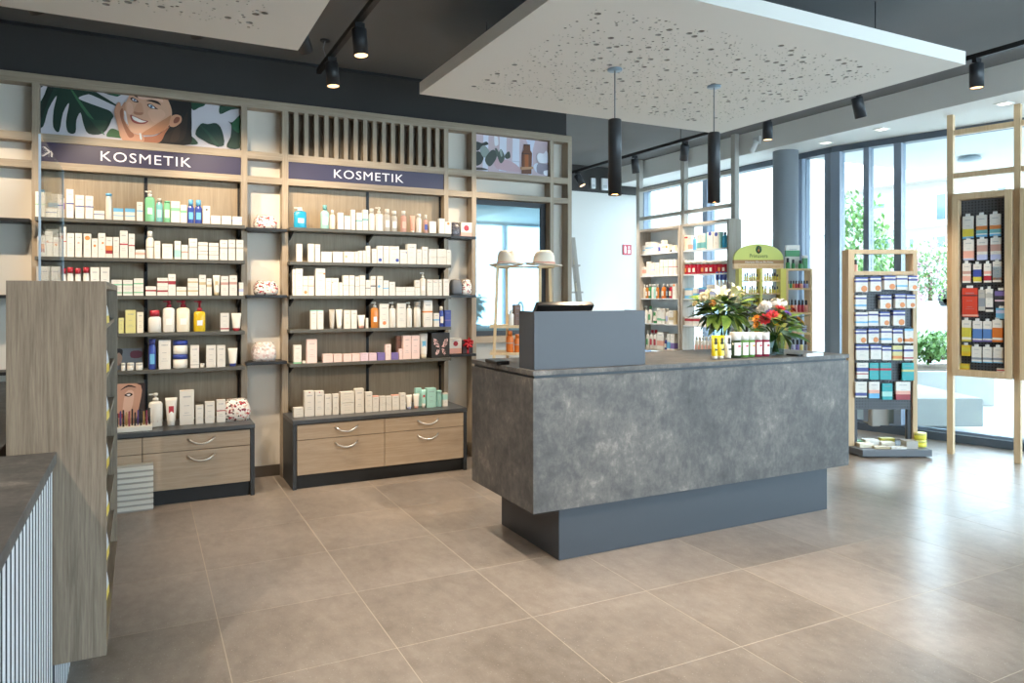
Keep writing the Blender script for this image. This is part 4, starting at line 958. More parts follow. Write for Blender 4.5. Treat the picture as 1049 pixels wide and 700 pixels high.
L2 = [(38, 46.5, 242, 'c', dict(base='a', back=.05)), (42, 47, 251, 'c'), (47.5, 60, 235, 'c', bd('r', .5, .53)), (60.7, 67.8, 232.5, 'c', bd('r', .5, .53)), (68.4, 76, 239, 'c'), (77, 84, 239, 'c', dt('s', .6, .18)), (85.6, 93.3, 239.6, 'c', dt('o', .82, .36)), (94, 100, 244.5, 'c', dt('o', .62, .25)),
      (100.5, 108, 239, 'c', dt('o', .6, .16, .15)), (108.2, 115.3, 243, 'c', dict(bands=(('x', .2, .36), ('o', .36, .58)))), (115.9, 122, 243, 'c'), (122.7, 130.9, 236.5, 'c', bd('r', .48, .53)), (131.8, 138, 239.7, 'c', bd('r', .5, .54)), (138.5, 148.6, 256, 'c', bd('s', .4, .7)),
      (149.3, 158, 236.8, 's'), (158.2, 164.3, 247, 'c'), (166, 177, 250, 'c'), (178.7, 185.3, 247, 'c', bd('m', .1, .5)), (186, 192.6, 251, 'c', bd('q', .45, .55)), (193.4, 202, 244.5, 'c', bd('a', .55, .62)), (202.7, 213, 248, 'k', bd('a', .55, .66)), (214, 224, 248.8, 'k', bd('a', .55, .66)),
      (225.2, 233.2, 246, 'c', bd('a', .56, .64)), (234, 241, 245.8, 'c', bd('a', .56, .64)), (242, 249.4, 246, 'c', bd('a', .56, .64))]
L3 = [(37, 49.7, 273, 'c', dict(base='a')), (51.4, 60.7, 273, 'c', dict(base='a')), (61.3, 67.8, 275, 'b', dict(body='w', cap='r', capf=.2, neck=.85)), (68.4, 75.5, 274, 'b', dict(body='w', cap='r', capf=.2, neck=.85)), (76.6, 83, 275, 'b', dict(body='w', cap='r', capf=.2, neck=.85, label='o')), (84.8, 91.7, 274, 'b', dict(body='w', cap='r', capf=.2, neck=.85)),
      (92.5, 101.8, 274, 'c'), (103, 112.2, 274, 'c'), (114, 125, 286.5, 'k', bd('g', .3, .45)), (126, 136, 286.7, 'k', bd('g', .3, .45)), (137, 147, 285, 'k', bd('g', .3, .45)), (149, 160, 293.5, 'c', bd('x', .45, .62)), (161, 172, 284.5, 'k', bd('x', .42, .62)), (172.3, 180, 281, 'c', bd('x', .52, .68)), (180.6, 191, 294, 'c', bd('e', .45, .6)),
      (192.3, 203, 285, 'k', bd('e', .45, .65)), (204, 211, 281.8, 'c', bd('e', .52, .65)), (211.5, 217, 285.5, 'c', bd('e', .5, .65)), (218, 226, 282, 't', dict(cap='e', mark='e')), (226.3, 234, 283, 'c', bd('q', .55, .68)), (235, 243, 282.3, 'c', bd('q', .55, .68)), (245, 249.4, 289.5, 'c', bd('l', .3, .5))]
L4 = [(121.5, 127, 326, 'c', dict(base='y')), (128.4, 139.3, 318, 'c', dict(base='y')), (140.3, 147, 320, 'c', dict(base='c')), (151.5, 165.7, 318, 'b', dict(body='w', cap='r', capf=.27, neck=.66, sq=.8)), (166.6, 179.5, 308, 'p', dict(body='w', head='r', bf=.78)), (180.7, 195, 308, 'p', dict(body='c', head='r', bf=.78)), (198.5, 211, 308, 'p', dict(body='y', head='x', bf=.64)),
      (226, 234.8, 321, 'c', bd('r', .1, .17)), (237, 248, 321, 't', dict(cap='r'))]
PAL['Y'] = 'd9b62a'; NM['Y'] = 'yellow'
L4[6] = (198.5, 211, 308, 'p', dict(body='Y', head='r', bf=.66))
L5 = [(124, 128.4, 372, 'j'), (130, 137.4, 372, 'j'), (139, 146.6, 372, 'j'), (152, 160, 347.5, 'b', dict(body='u', cap='n', capf=.18, neck=.8, label='b')), (162.5, 175, 348.5, 'c'), (177, 193, 349, 'j', dict(n=2, lid='u')), (195, 204, 354, 'c', bd('a', .12, .16)), (205, 209.7, 372.6, 'j'), (211.4, 221.3, 354, 'c'), (222.3, 231, 354, 'c'), (233.6, 244, 357, 't', dict(cap='u'))]
for i, it in enumerate((L1, L2, L3, L4, L5)): row(it, YR, ZS[i], place(i, True), grp(i, True))
R1 = [(301.7, 315, 212, 'p', dict(body='B', head='w', bf=.82)), (329, 338, 210, 'b', dict(body='m', cap='t', capf=.2, neck=.42, label='w')), (338.2, 344, 215, 'b', dict(body='c', cap='w', capf=.2)), (346, 352, 218, 'c'), (352.7, 359, 221, 'c', bd('t', .95, 1)), (359.5, 364, 215, 'c'), (365.3, 371.3, 218, 'c', bd('t', .5, .58)), (371.7, 377.2, 215, 'c', bd('t', .48, .56)), (378, 384.6, 213.5, 'b', dict(body='w', cap='w', capf=.2, neck=.6)), (385, 393.4, 212, 'p'),
      (393.7, 400.5, 214, 'b', dict(body='a', cap='w', capf=.2, neck=.6, label='w')), (401, 407.8, 216, 'b', dict(body='a', cap='w', capf=.2, neck=.6, label='w')), (411, 417.2, 216, 'b', dict(body='q', cap='w', capf=.2, neck=.6, label='s')), (420.4, 426, 221, 't', dict(body='s', cap='w', capf=.1)), (427, 432.4, 219, 'b', dict(cap='w', neck=.7, body='w')), (434.2, 439, 220, 'b', dict(body='q', cap='w', capf=.25, label='u')), (440, 447, 227, 'c'), (450, 455.7, 224, 'c'), (456, 462.5, 227.5, 'c', dt('o', .85, .2))]
PAL['B'] = '2f9fc4'; NM['B'] = 'bright blue'
R2 = [(303.8, 309.7, 250, 'c'), (315.7, 321.7, 250, 'c'), (322.7, 328, 250.5, 'c'), (329, 340, 258, 'c'), (341, 351.5, 258, 'c'), (352.4, 363.2, 258, 'c', dt('e', .55, .12, -.3)), (363.4, 367, 258, 'c'), (367.4, 371, 257, 'c'), (371.5, 375, 257, 'c'), (375.3, 379.4, 252, 'c'), (381, 386, 255, 'c'), (386.5, 392.4, 252, 'c', dt('u', .2, .3)), (392.8, 398.7, 252.3, 'c'), (399, 409, 252.5, 'c', dt('u', .2, .18, .3)), (409.7, 417, 256, 'c', dt('u', .8, .09, .4)), (417.2, 426.6, 250, 'c'), (427, 432, 255.5, 'c'), (432.4, 438.5, 253, 'c'), (439.2, 447.6, 255, 'k'), (448, 457.4, 255, 'k'), (457.6, 462, 256, 'c')]
R3 = [(299.8, 302.7, 276, 'c'), (302.9, 310.2, 275.5, 'c'), (310.3, 315.7, 283, 'c', dict(bands=(('s', .48, .53),), dot=(('o', 0, .17, .32),))), (316, 321.7, 283, 'c', bd('s', .46, .52)), (323.2, 333.2, 275, 'c', dt('o', .8, .1, .4)), (333.4, 339.6, 285, 'c'), (339.9, 347, 285, 'c', dt('o', .75, .08, -.4)), (347.2, 351, 289.5, 'c'), (351.5, 357.5, 282.3, 'c', bd('a', .48, .51)), (357.9, 363.2, 282.3, 'c', bd('a', .48, .51)), (363.9, 368.2, 283.5, 'c', bd('a', .46, .5)), (368.5, 374.2, 282.3, 'c', bd('a', .48, .51)), (374.7, 379.6, 287, 'c', bd('k', .46, .5)), (379.8, 385, 283, 'c', bd('k', .46, .52)),
      (386.5, 392.4, 283, 'c', dt('b', .47, .25, -.2)), (392.8, 398.3, 287.5, 'c', bd('b', .45, .52)), (398.9, 404.8, 289, 'c'), (405.5, 415.4, 294, 'k'), (415.6, 425, 294, 'k'), (425.2, 430.3, 287, 'c', bd('e', .5, .54)), (430.8, 437, 279, 'p'), (437.6, 443.4, 286.5, 'c', dt('r', .85, .08, -.3)), (443.6, 449.2, 286.5, 'c', dt('r', .85, .08, -.3)), (449.4, 452.8, 286.5, 'c'), (454.2, 460.2, 286, 'c')]
R4 = [(318.2, 324.6, 318, 'c', bd('m', .94, 1)), (325.2, 331.4, 318, 'c', bd('m', .94, 1)), (337.4, 343.7, 317.3, 't', dict(body='a', cap='a')), (344.3, 351.7, 317.3, 't'), (352.6, 359, 318, 'c'), (359.7, 365.7, 318, 'c'), (366.6, 375, 323, 't', dict(cap='s', capf=.2)), (375.2, 377.4, 326, 'c'), (380.6, 388.6, 309.5, 'p', dict(body='A', head='w', bf=.78)), (389, 398.5, 311.5, 'c', dt('o', .2, .2)), (399.2, 406.3, 309.5, 'p', dict(ring='o', bf=.76)), (406.9, 416, 311, 'c'), (416.6, 422.9, 309.6, 'p', dict(ring='o', bf=.76)), (424.6, 432, 309, 'b', dict(body='w', cap='a', capf=.2, neck=.75)), (434, 443.2, 308, 'c', bd('o', .54, .6)), (444.6, 450, 321, 'c', bd('b', .45, .55)), (450.3, 455.2, 314, 'b', dict(body='u', cap='w', capf=.2, neck=.6, label='w')), (455.8, 462, 318, 'c', dict(base='u', bands=(('v', .35, .42),)))]
PAL['A'] = 'c9803c'; NM['A'] = 'amber'
R5 = [(301, 308.9, 353.8, 'c', bd('g', 0, .08)), (309.8, 314, 370, 'j'), (314.3, 324.9, 348, 'c', dict(base='i')), (331, 341, 363, 'c', dict(base='i')), (341.8, 350.6, 363, 'c', dict(base='i')), (351.7, 360, 363, 'c', dict(base='i')), (360.5, 368.9, 362.5, 'c', dict(base='i')), (369.4, 377.4, 362, 'c', dict(base='z')), (378, 386, 362, 'c', dict(base='z')), (386.9, 394.5, 361.5, 'c', dict(base='v')), (395, 400.6, 353, 'c', dict(base='i')), (401, 408.2, 361.5, 'c', dict(base='v')), (406.5, 412.5, 344.5, 'c', dict(base='q', back=.075)), (409, 412.6, 357.5, 'c', dict(base='i')), (413, 421.2, 344, 'c', dict(base='i')), (421.5, 430, 344, 'c', dict(base='i')), (430.3, 439.5, 342, 't', dict(cap='c', mark='b'))]
for i, it in enumerate((R1, R2, R3, R4, R5)): row(it, YR, ZS[i], place(i, False), grp(i, False))
# black gift carton with butterfly
x0, x1 = xat(442.3, YR), xat(460.6, YR); h = zat(451, 341, YR)-ZS[4]; w = x1-x0
g = empty('gift_box', ((x0+x1)/2, YR, ZS[4])); tag(g, 'black gift box printed with a pink butterfly on the lowest shelf', 'gift box')
MB().box(-w/2, w/2, 0, .12, 0, h).obj('box', mat('2b2723', .4), g)
bw = MB()
for sx in (-1, 1):
    for pts in ([(.04, .42), (.2, .72), (.40, .78), (.38, .55), (.22, .42)], [(.04, .38), (.2, .34), (.32, .18), (.22, .10), (.1, .2)]):
        q = [(sx*a*w, -.001, b*h) for a, b in pts]; bw.add(q if sx > 0 else q[::-1], [list(range(len(q)))])
bw.obj('butterfly_print', spots_mat('butterfly_dots', 'd8a9a4', ['2b2723', 'e9c6c0', '2b2723'], 160, .35), g)
# products standing on the two cabinets
Z6 = .5005; pL, pR = 'cabinet top under the woman poster', 'cabinet top under the slats'
L6 = [(152, 167, 403.5, 'p', dict(ring='r', bf=.76)), (169, 182, 408, 't', dict(cap='w', mark='r')), (184, 199, 400.5, 'c'), (200.5, 208.5, 415.5, 'c'), (210, 220, 412, 'c'), (222, 231, 410, 'c', bd('r', .5, .54))]
row(L6, 5.53, Z6, pL, 'products on the cabinet under the woman poster', dep=.06)
R6 = [(301, 311, 418, 'c'), (312, 322, 401, 'c', dt('r', .95, .07)), (322.7, 332, 401, 'c', dt('r', .95, .07)), (332.6, 339.6, 404.5, 'c'), (340.8, 347.2, 404, 'c'), (349, 363, 401.5, 'k'), (363.9, 373, 398.5, 'c'), (374.4, 381.5, 402, 'c'), (381.8, 388.2, 406, 'c', bd('s', .95, 1)), (389, 395, 406, 'k'), (395.5, 401.2, 406, 'k'), (401.7, 409, 405, 'c', bd('s', .96, 1)), (409.7, 415.7, 403, 'c'), (416.2, 423, 405, 't', dict(cap='l')), (424, 430.5, 404, 't', dict(cap='s')), (426, 432, 398, 'c', dict(base='m', back=.10)), (432, 437.2, 399.5, 't', dict(body='m', cap='w', mark='r', capf=.25)), (437.5, 447, 398, 'c', dict(base='m')), (447.5, 453.4, 400.3, 'b', dict(body='m', cap='m', capf=.1, neck=.9)), (454, 458.8, 403, 'c', bd('m', .5, .9))]
row(R6, 5.50, Z6, pR, 'products on the cabinet under the slats', dep=.06)
# gift pouches in the niches
redspot = spots_mat('red_white_gift_wrap', 'e9e2da', ['b8303a', 'efe9e2', '8a2430', '4a4440', 'd9b9a9'], 85, .5); beige = spots_mat('pale_pink_gift_wrap', 'e6d9d4', ['d8b9b4', 'efe9e4', 'c9b5ac', 'b9a9a4'], 75, .5)
dark = spots_mat('dark_floral_wrap', '55525a', ['6f6a70', '3d3b42'], 90, .5)
nx = (.707+.959)/2; Yn = YS+.13
pouch((nx, Yn, 1.9055), .17, .10, .13, 'top shelf of the niche between the bays', 'gift pouches in the niche between the bays', redspot, 'clear cosmetic gift pouch in red and white')
pouch((nx+.005, Yn, 1.4055), .18, .105, .13, 'middle shelf of the niche between the bays', 'gift pouches in the niche between the bays', redspot, 'wide cosmetic gift pouch in red and white')
pouch((nx-.01, Yn, .9055), .18, .14, .13, 'lowest shelf of the niche between the bays', 'gift pouches in the niche between the bays', beige, 'pale pink cosmetic gift pouch')
pouch((xat(241, 5.58)+.01, 5.60, Z6), .19, .15, .13, 'at the end of the cabinet', 'gift pouches on the cabinet', redspot, 'white gift pouch with red flowers')
px = (2.332+2.549)/2
pouch((px-.05, Yn+.02, 1.9055), .10, .12, .10, 'top niche shelf beside the slatted bay', 'gifts in the niche by the interior window', dark, 'dark grey floral gift pouch')
carton((px+.045, Yn-.03, 1.9055), .10, .06, .125, 'top niche shelf by the interior window', 'gifts in the niche by the interior window', 'w', (('s', 0, .3),), (('r', 0, .6, .25),))
pouch((px-.055, Yn-.02, 1.4055), .10, .13, .11, 'middle niche shelf beside the slatted bay', 'gifts in the niche by the interior window', mat('6a6e75', .5), 'slate grey gift pouch')
pouch((px+.045, Yn, 1.4055), .10, .13, .10, 'middle niche shelf by the interior window', 'gifts in the niche by the interior window', redspot, 'orange and white printed gift pouch')
carton((px-.055, Yn-.03, .9055), .11, .06, .13, 'lowest niche shelf by the interior window', 'gifts in the niche by the interior window', 'w', (('s', 0, .35),), (('r', 0, .65, .2),))
gb = empty('bow_gift', (px+.05, Yn, .9055)); tag(gb, 'dark gift box with a big red bow on the lowest niche shelf', 'gift box')
MB().box(-.045, .045, -.05, .05, 0, .11).obj('box', mat('3a2a2a', .4), gb)
bo = MB()
for k in range(6):
    a = k*math.pi/3; bo.tube([(0, -.055, .085), (.035*math.cos(a), -.075, .085+.035*math.sin(a)), (.05*math.cos(a+.4), -.06, .085+.05*math.sin(a+.4)), (0, -.055, .085)], .007, 6)
bo.box(-.008, .008, -.052, -.0505, 0, .11); bo.obj('red_bow', mat('c01f2c', .35), gb)
# make-up tray and display cards in the left bay
mt = empty('makeup_tray', (xat(137, 5.45), 5.46, Z6)); tag(mt, 'white tray of lipsticks and make-up on the cabinet top', 'tray')
MB().box(-.11, .11, -.06, .06, 0, .035).obj('tray', mat('ece6da', .4), mt, bevel=.004)
for k in range(12):
    c = ['2b2528', '5b4b8a', '1e1c1f', 'b59a6a', '8a3a4a', '2a2a2e'][k % 6]; q = -.095+k*.0172
    o = MB().lathe([(.0065, 0), (.0065, .05), (.005, .052), (.005, .085+.01*(k % 3)), (.003, .09+.01*(k % 3))], 10).obj('lipstick', mat(c, .25), None, (mt.location.x+q, 5.46-.03+.03*(k % 2), Z6+.0355)); tag(o, 'slim lipstick standing in the white make-up tray', 'lipstick', 'lipsticks in the make-up tray')
def card(u0, u1, vt, Y, z, label, bgc, shapes):
    x0, x1 = xat(u0, Y), xat(u1, Y); w = x1-x0; h = zat((u0+u1)/2, vt, Y)-z
    r = empty('display_card', ((x0+x1)/2, Y, z)); tag(r, label, 'display card'); MB().box(-w/2, w/2, 0, .004, 0, h).obj('card', mat(bgc, .4), r)
    ms = []; m = MB()
    for k, (c, pts) in enumerate(shapes):
        ms.append(mat(c, .4)); q = spline([((a-.5)*w, b*h) for a, b in pts], 3); ar = sum(q[i][0]*q[(i+1) % len(q)][1]-q[(i+1) % len(q)][0]*q[i][1] for i in range(len(q)))
        q = q if ar > 0 else q[::-1]; m.add([(max(-w/2, min(w/2, a)), -.0006*(k+1), max(0, min(h, b))) for a, b in q], [list(range(len(q)))], k)
    m.obj('printed_image', ms, r)
card(120, 146, 357, YR+.12, ZS[4], 'grey display card behind the small cream jars', '8d8d90', [('2a2326', [(.0, .3), (.15, .5), (.22, .9), (.1, 1), (.0, 1)]), ('c79d86', [(.0, .2), (.15, .3), (.2, .6), (.08, .8), (0, .7)]), ('7c3f4c', [(.55, .55), (.95, .55), (.95, .85), (.55, .85)])])
card(120, 148.5, 393, 5.60, Z6, 'make-up card printed with a woman\'s eye behind the lipsticks', '3a2d2a', [('c2937b', [(.0, .0), (.55, .0), (.8, .5), (.85, .95), (.2, 1), (0, 1)]), ('d9b09a', [(.2, .3), (.5, .4), (.6, .8), (.3, .8)]), ('2a1d1c', [(.25, .74), (.42, .70), (.56, .75), (.42, .79)]), ('e9e4e2', [(.33, .745), (.42, .72), (.48, .75), (.42, .765)]), ('33251f', [(.1, .85), (.4, .93), (.7, .9), (.4, .97)]), ('9a3d40', [(.02, .25), (.2, .22), (.25, .3), (.05, .34)])])
# ================================================================== PRODUCTS IN THE FAR SHELF UNITS
PAL['R'] = 'b02236'; NM['R'] = 'ruby red'; PAL['O'] = 'd9772e'; NM['O'] = 'orange'; PAL['G'] = '3f8f55'; NM['G'] = 'green'
XP = XU+.035
def urow(items, z, place, group, oy=215):
    for it in items:
        a, b, t, kind = it[:4]; kw = dict(it[4]) if len(it) > 4 else {}
        u0, u1, vt = 645+a/8.75, 645+b/8.75, oy+t/8.75
        ya, yb = yat(u0, XP), yat(u1, XP); w = abs(ya-yb)*.96; h = max(.03, zatx((u0+u1)/2, vt, XP)-z); yc = (ya+yb)/2; q = (XP, yc, z+.0005); d = min(.09, max(.035, w*.8)); off = XP+w*.4
        if kind == 'c': o = carton(q, w, d, h, place, group, **kw)
        elif kind == 'b': o = bottle((off, yc, q[2]), w, h, place, group, **kw)
        elif kind == 'p': o = pump((off, yc, q[2]), w, h, place, group, **kw)
        elif kind == 't': o = tube((off, yc, q[2]), w, h, place, group, **kw)
        o.rotation_euler.z = -math.pi/2
W1, W2_ = 'shelf, white-backed unit', 'shelf, open window unit'
def pl(i, a): return f'{["lowest", "fourth", "third", "second", "top"][i]} {a}'
urow([(115, 136, 322, 'c', bd('b', .4, .5)), (142, 179, 290, 'c', bd('b', .45, .55)), (181, 211, 288, 'c', bd('b', .45, .55)), (213, 241, 296, 'c', bd('l', .45, .6)), (250, 281, 284, 'b', dict(body='w', cap='d', label='u')), (285, 313, 272, 'c', dict(base='c', bands=(('e', .4, .5),))), (315, 346, 310, 'c', dt('o', .7, .3)), (355, 376, 352, 'b', dict(body='k', cap='c', capf=.3)), (378, 405, 318, 'c', dict(base='c'))], UZ[4], pl(4, W1), 'products on the top shelf of the white-backed unit')
urow([(95, 146, 515, 'c', bd('s', .3, .7)), (150, 184, 466, 'c'), (187, 221, 478, 'c', dict(bands=(('l', .4, .5),))), (225, 266, 474, 'c'), (268, 301, 448, 'c', bd('g', .5, .54)), (303, 346, 448, 'c', bd('g', .5, .54)), (349, 390, 446, 'c', bd('r', .5, .54)), (392, 416, 446, 'c', bd('r', .5, .54))], UZ[3], pl(3, W1), 'products on the second shelf of the white-backed unit')
urow([(115, 135, 58, 'b', dict(body='c', cap='w')), (137, 158, 62, 'b', dict(body='A', cap='w', label='w')), (160, 188, 55, 'b', dict(body='G', cap='w', label='w')), (190, 208, 55, 'b', dict(body='w', cap='w')), (210, 228, 55, 'b', dict(body='m', cap='w')), (230, 252, 58, 'b', dict(body='A', cap='w', label='w')), (275, 308, 52, 'b', dict(body='O', cap='w', label='c')), (318, 342, 55, 'b', dict(body='k', cap='w', label='d')), (345, 376, 55, 'b', dict(body='R', cap='w', label='c')), (382, 414, 50, 'c', dt('O', .9, .25))], UZ[2], pl(2, W1), 'bottles on the third shelf of the white-backed unit', 285)
urow([(120, 152, 250, 'p', dict(body='w', head='w')), (158, 188, 250, 'b', dict(body='w', cap='G', label='G')), (192, 236, 265, 't', dict(body='w', cap='G', mark='G')), (245, 280, 270, 'c', bd('g', .2, .35)), (282, 312, 272, 'c', bd('g', .2, .3)), (314, 344, 272, 'b', dict(body='w', cap='w', label='l')), (348, 390, 290, 'c', bd('e', .3, .5)), (391, 412, 292, 'c', dict(base='e'))], UZ[1], pl(1, W1), 'products on the fourth shelf of the white-backed unit', 285)
urow([(140, 168, 468, 'b', dict(body='w', cap='w', label='G')), (172, 204, 465, 'b', dict(body='w', cap='R', label='R')), (205, 238, 465, 'b', dict(body='w', cap='R', label='R')), (243, 302, 485, 'c', bd('s', .2, .5)), (304, 332, 535, 'b', dict(body='n', cap='w', label='w')), (334, 362, 500, 'c', bd('b', .1, .5)), (364, 400, 500, 'c', bd('v', .1, .45))], UZ[0]+.012, pl(0, W1), 'products on the lowest shelf of the white-backed unit', 285)
urow([(482, 515, 230, 'c', dict(base='c', bands=(('r', .8, .9),))), (520, 556, 232, 'c', bd('s', .1, .4)), (560, 585, 230, 'b', dict(body='b', cap='w')), (600, 633, 218, 'c', bd('t', .1, .45)), (638, 672, 214, 'c', bd('t', .1, .45)), (680, 690, 212, 'c', dict(base='t')), (693, 746, 200, 'c', dt('u', .9, .25)), (750, 800, 198, 'c', dt('u', .85, .28)), (802, 815, 200, 'c', dict(base='m')), (818, 860, 200, 'b', dict(body='B', cap='k', capf=.18, neck=.4))], UZ[4], pl(4, W2_), 'products on the top shelf of the open unit')
urow([(480+k*38, 480+k*38+36, 455, 'b', dict(body='R' if k % 4 else 'r', cap='w', capf=.27, neck=.9, label=['o', 'i', 'w', None][k % 4], flat=.8)) for k in range(10)], UZ[3], pl(3, W2_), 'red bottles on the second shelf of the open unit')
urow([(480, 560, 92, 'c', dict(base='b', bands=(('w', .3, .8),))), (568, 608, 90, 'c', bd('b', .2, .5)), (620, 682, 82, 'c', dict(base='b', bands=(('v', .4, .8),))), (690, 760, 60, 'c', bd('l', .3, .5)), (762, 790, -55, 'b', dict(body='w', cap='u', capf=.3, neck=.8)), (798, 826, -55, 'b', dict(body='w', cap='u', capf=.3, neck=.8)), (832, 860, -55, 'b', dict(body='w', cap='u', capf=.3, neck=.8))], UZ[2], pl(2, W2_), 'packs on the third shelf of the open unit', 285)
urow([(480, 560, 350, 'c', bd('r', .5, .8)), (565, 640, 350, 'c', bd('r', .5, .8)), (650, 720, 340, 'c', bd('b', .5, .8))], UZ[1], pl(1, W2_), 'packs on the fourth shelf of the open unit', 285)
urow([(575+k*30, 575+k*30+27, 525, 'b', dict(body='w', cap='w', label='s', neck=.6)) for k in range(7)], UZ[0]+.012, pl(0, W2_), 'bottles on the lowest shelf of the open unit', 285)
# ================================================================== AROMA OIL STAND
DS = 7.5; pxm = DS/FPX
def lat(u, d=DS): return (u-U0)/FPX*d
def zz(v, d=DS): return CH+(V0-v)/FPX*d
uc = 776.5
st = empty('aroma_stand', cview(lat(uc), DS), -TH); tag(st, 'yellow green arched display stand of essential oils by the column', 'display stand')
def lx(u): return lat(u)-lat(uc)
yel = mat('d8cf63', .5); tan = mat('e2c193', .5)
W_ = (lx(802)-lx(751.5))/2
arch = [(W_*math.cos(math.pi*k/24), (zz(250.3)-zz(266.5))*math.sin(math.pi*k/24)**.85) for k in range(25)]
MB().prism(arch, -.02, .02, 0, Matrix.Translation((0, 0, zz(266.5))) @ Matrix.Rotation(math.pi/2, 4, 'X')).obj('arch_board', mat('cfd46b', .5), st)
MB().box(-W_, W_, -.03, .03, zz(270.2), zz(266.5)-.0005).obj('title_band', mat('a97e4e', .5), st)
MB().box(-W_, W_, -.028, .03, zz(275.6), zz(270.2)-.0005).obj('subtitle_band', tan, st)
text_mesh('lettering', 'Primavera', mat('4f6a2c', .5), .185, .04, st, Matrix.Translation((0, -.0215, zz(264.3))), 1.05)
text_mesh('lettering', 'Ätherische Öle aus Bio-Anbau', mat('f3ead8', .5), .29, .022, st, Matrix.Translation((0, -.0315, zz(269.6))))
text_mesh('lettering', 'Ganzheitliche Aromatherapie', mat('d3a06a', .5), .43, .032, st, Matrix.Translation((0, -.0295, zz(274.6))))
em = MB().lathe([(0, 0), (.031, 0)], 24, M=Matrix.Translation((0, -.0212, zz(255.9))) @ Matrix.Rotation(math.pi/2, 4, 'X'), sy=1.3).obj('emblem', mat('4d8a55', .5), st)
MB().lathe([(0, 0), (.012, 0)], 14, M=Matrix.Translation((0, -.0222, zz(257))) @ Matrix.Rotation(math.pi/2, 4, 'X'), sy=1.5).lathe([(0, 0), (.007, 0)], 12, M=Matrix.Translation((0, -.0222, zz(254))) @ Matrix.Rotation(math.pi/2, 4, 'X')).obj('emblem_figure', mat('e7a865', .5), em)
for a, b in ((754, 757.2), (775.2, 777.7), (796, 801.7)): MB().box(lx(a), lx(b), -.10, .02, .0, zz(275.6)-.0005).obj('upright', yel, st)
ZP = [zz(287.5), zz(300.5), zz(314), zz(328), .80, .55]
for z in ZP: MB().box(lx(757.3), lx(795.9), -.09, .02, z-.012, z).obj('shelf', tan, st)
MB().box(-W_, W_, -.12, .14, 0, .06).obj('base', tan, st); MB().box(-W_+.01, W_-.01, .021, .03, .06, zz(300)).obj('back_panel', mat('e9ecec', .5), st)
def oil(loc, w, h, place, group, labc, name='oil_bottle'):
    key = ('oil', labc)
    if key not in MESHES:
        MESHES[key] = (MB().lathe([(.48, 0), (.5, .05), (.5, .50), (.42, .58)], 10).mesh('body', mat(PAL[labc], .4)), MB().lathe([(.33, .581), (.33, .97), (.28, 1)], 10).mesh('cap', mat('26262a', .4)))
    r = empty(name, loc, -TH); put(r, f'tiny {NM[labc]} oil bottle with black cap, {place}', 'bottle', group)
    for nm, me in zip(('body', 'cap'), MESHES[key]): inst(nm, me, r, (0, 0, 0), sc=(w, w, h))
PAL['E'] = 'cfc24a'; NM['E'] = 'yellow green'
for si, z in enumerate(ZP[:4]):
    for a, b in ((758, 774.5), (778.5, 795.5)):
        n = 7
        for k in range(n):
            if (si*5+k*3) % 11 == 0: continue
            u = a+(k+.5)*(b-a)/n; p = st.matrix_basis @ Vector((lx(u), -.055, z+.0005))
            oil(p, .0205, .062+.008*((k*7+si) % 3), f'{["upper", "second", "third", "fourth"][si]} arched-stand shelf', 'oil bottles on the arched stand', 'E')
# side shelf
d2 = DS-.02; s2 = empty('side_shelf', cview(lat(815.8, d2), d2), -TH); tag(s2, 'narrow pale wood shelf of small bottles beside the arched stand', 'shelf unit')
hw = lat(829, d2)-lat(815.8, d2)
for q in (-hw, hw-.02): MB().box(q, q+.02, -.08, .08, 0, zz(275.5, d2)).obj('side_panel', beech, s2, bevel=.001)
ZQ = [zz(275.5, d2), zz(295.2, d2), zz(319.8, d2), zz(340.4, d2), zz(360, d2), .5, .2]
for z in ZQ: MB().box(-hw+.0205, hw-.0205, -.08, .08, z-.018, z-.0005).obj('shelf', beech, s2)
def q2(u, y, z): return s2.matrix_basis @ Vector((lat(u, d2)-lat(815.8, d2), y, z))
cols = ['E', 'G', 'O', 'r', 'x', 's', 'v', 'l']
for k in range(8): oil(q2(805.5+k*2.75, -.05, ZQ[1]), .026, .075, 'upper shelf beside the arched stand', 'oil bottles on the side shelf', cols[k])
for k in range(6): oil(q2(805.8+k*3.6, -.05, ZQ[2]), .034, .125, 'middle shelf beside the arched stand', 'oil bottles on the side shelf', ['E', 'O', 's', 'r', 'r', 's'][k])
for k in range(4): carton(q2(806.8+k*5.0, -.06, ZQ[3]+.0005), .045, .04, .07, 'lower shelf beside the arched stand', 'cartons on the side shelf', ['g', 'i', 'y', 'l'][k], (('v', .2, .5),) if k % 2 else (('g', .2, .5),), (), -TH)
for k in range(5): oil(q2(806.5+k*4.2, -.05, ZQ[4]), .036, .125, 'lowest shelf beside the arched stand', 'oil bottles on the side shelf', ['d', 'l', 'v', 'y', 'd'][k])
zt = ZQ[0]
oil(q2(806, -.03, zt), .042, .11, 'top of the side shelf', 'bottles on top of the side shelf', 'G'); oil(q2(811, -.04, zt), .034, .095, 'top of the side shelf', 'bottles on top of the side shelf', 'G'); oil(q2(818, -.05, zt), .045, .085, 'top of the side shelf near its middle', 'bottles on top of the side shelf', 'G')
carton(q2(813.5, .03, zt+.0005), .14, .04, .245, 'on top of the shelf beside the arched stand', 'packs on top of the side shelf', 'w', (('G', .52, .78),), (), -TH)
carton(q2(823.5, -.04, zt+.0005), .045, .04, .135, 'on top of the shelf beside the arched stand', 'packs on top of the side shelf', 'G', (('w', .8, 1),), (), -TH)
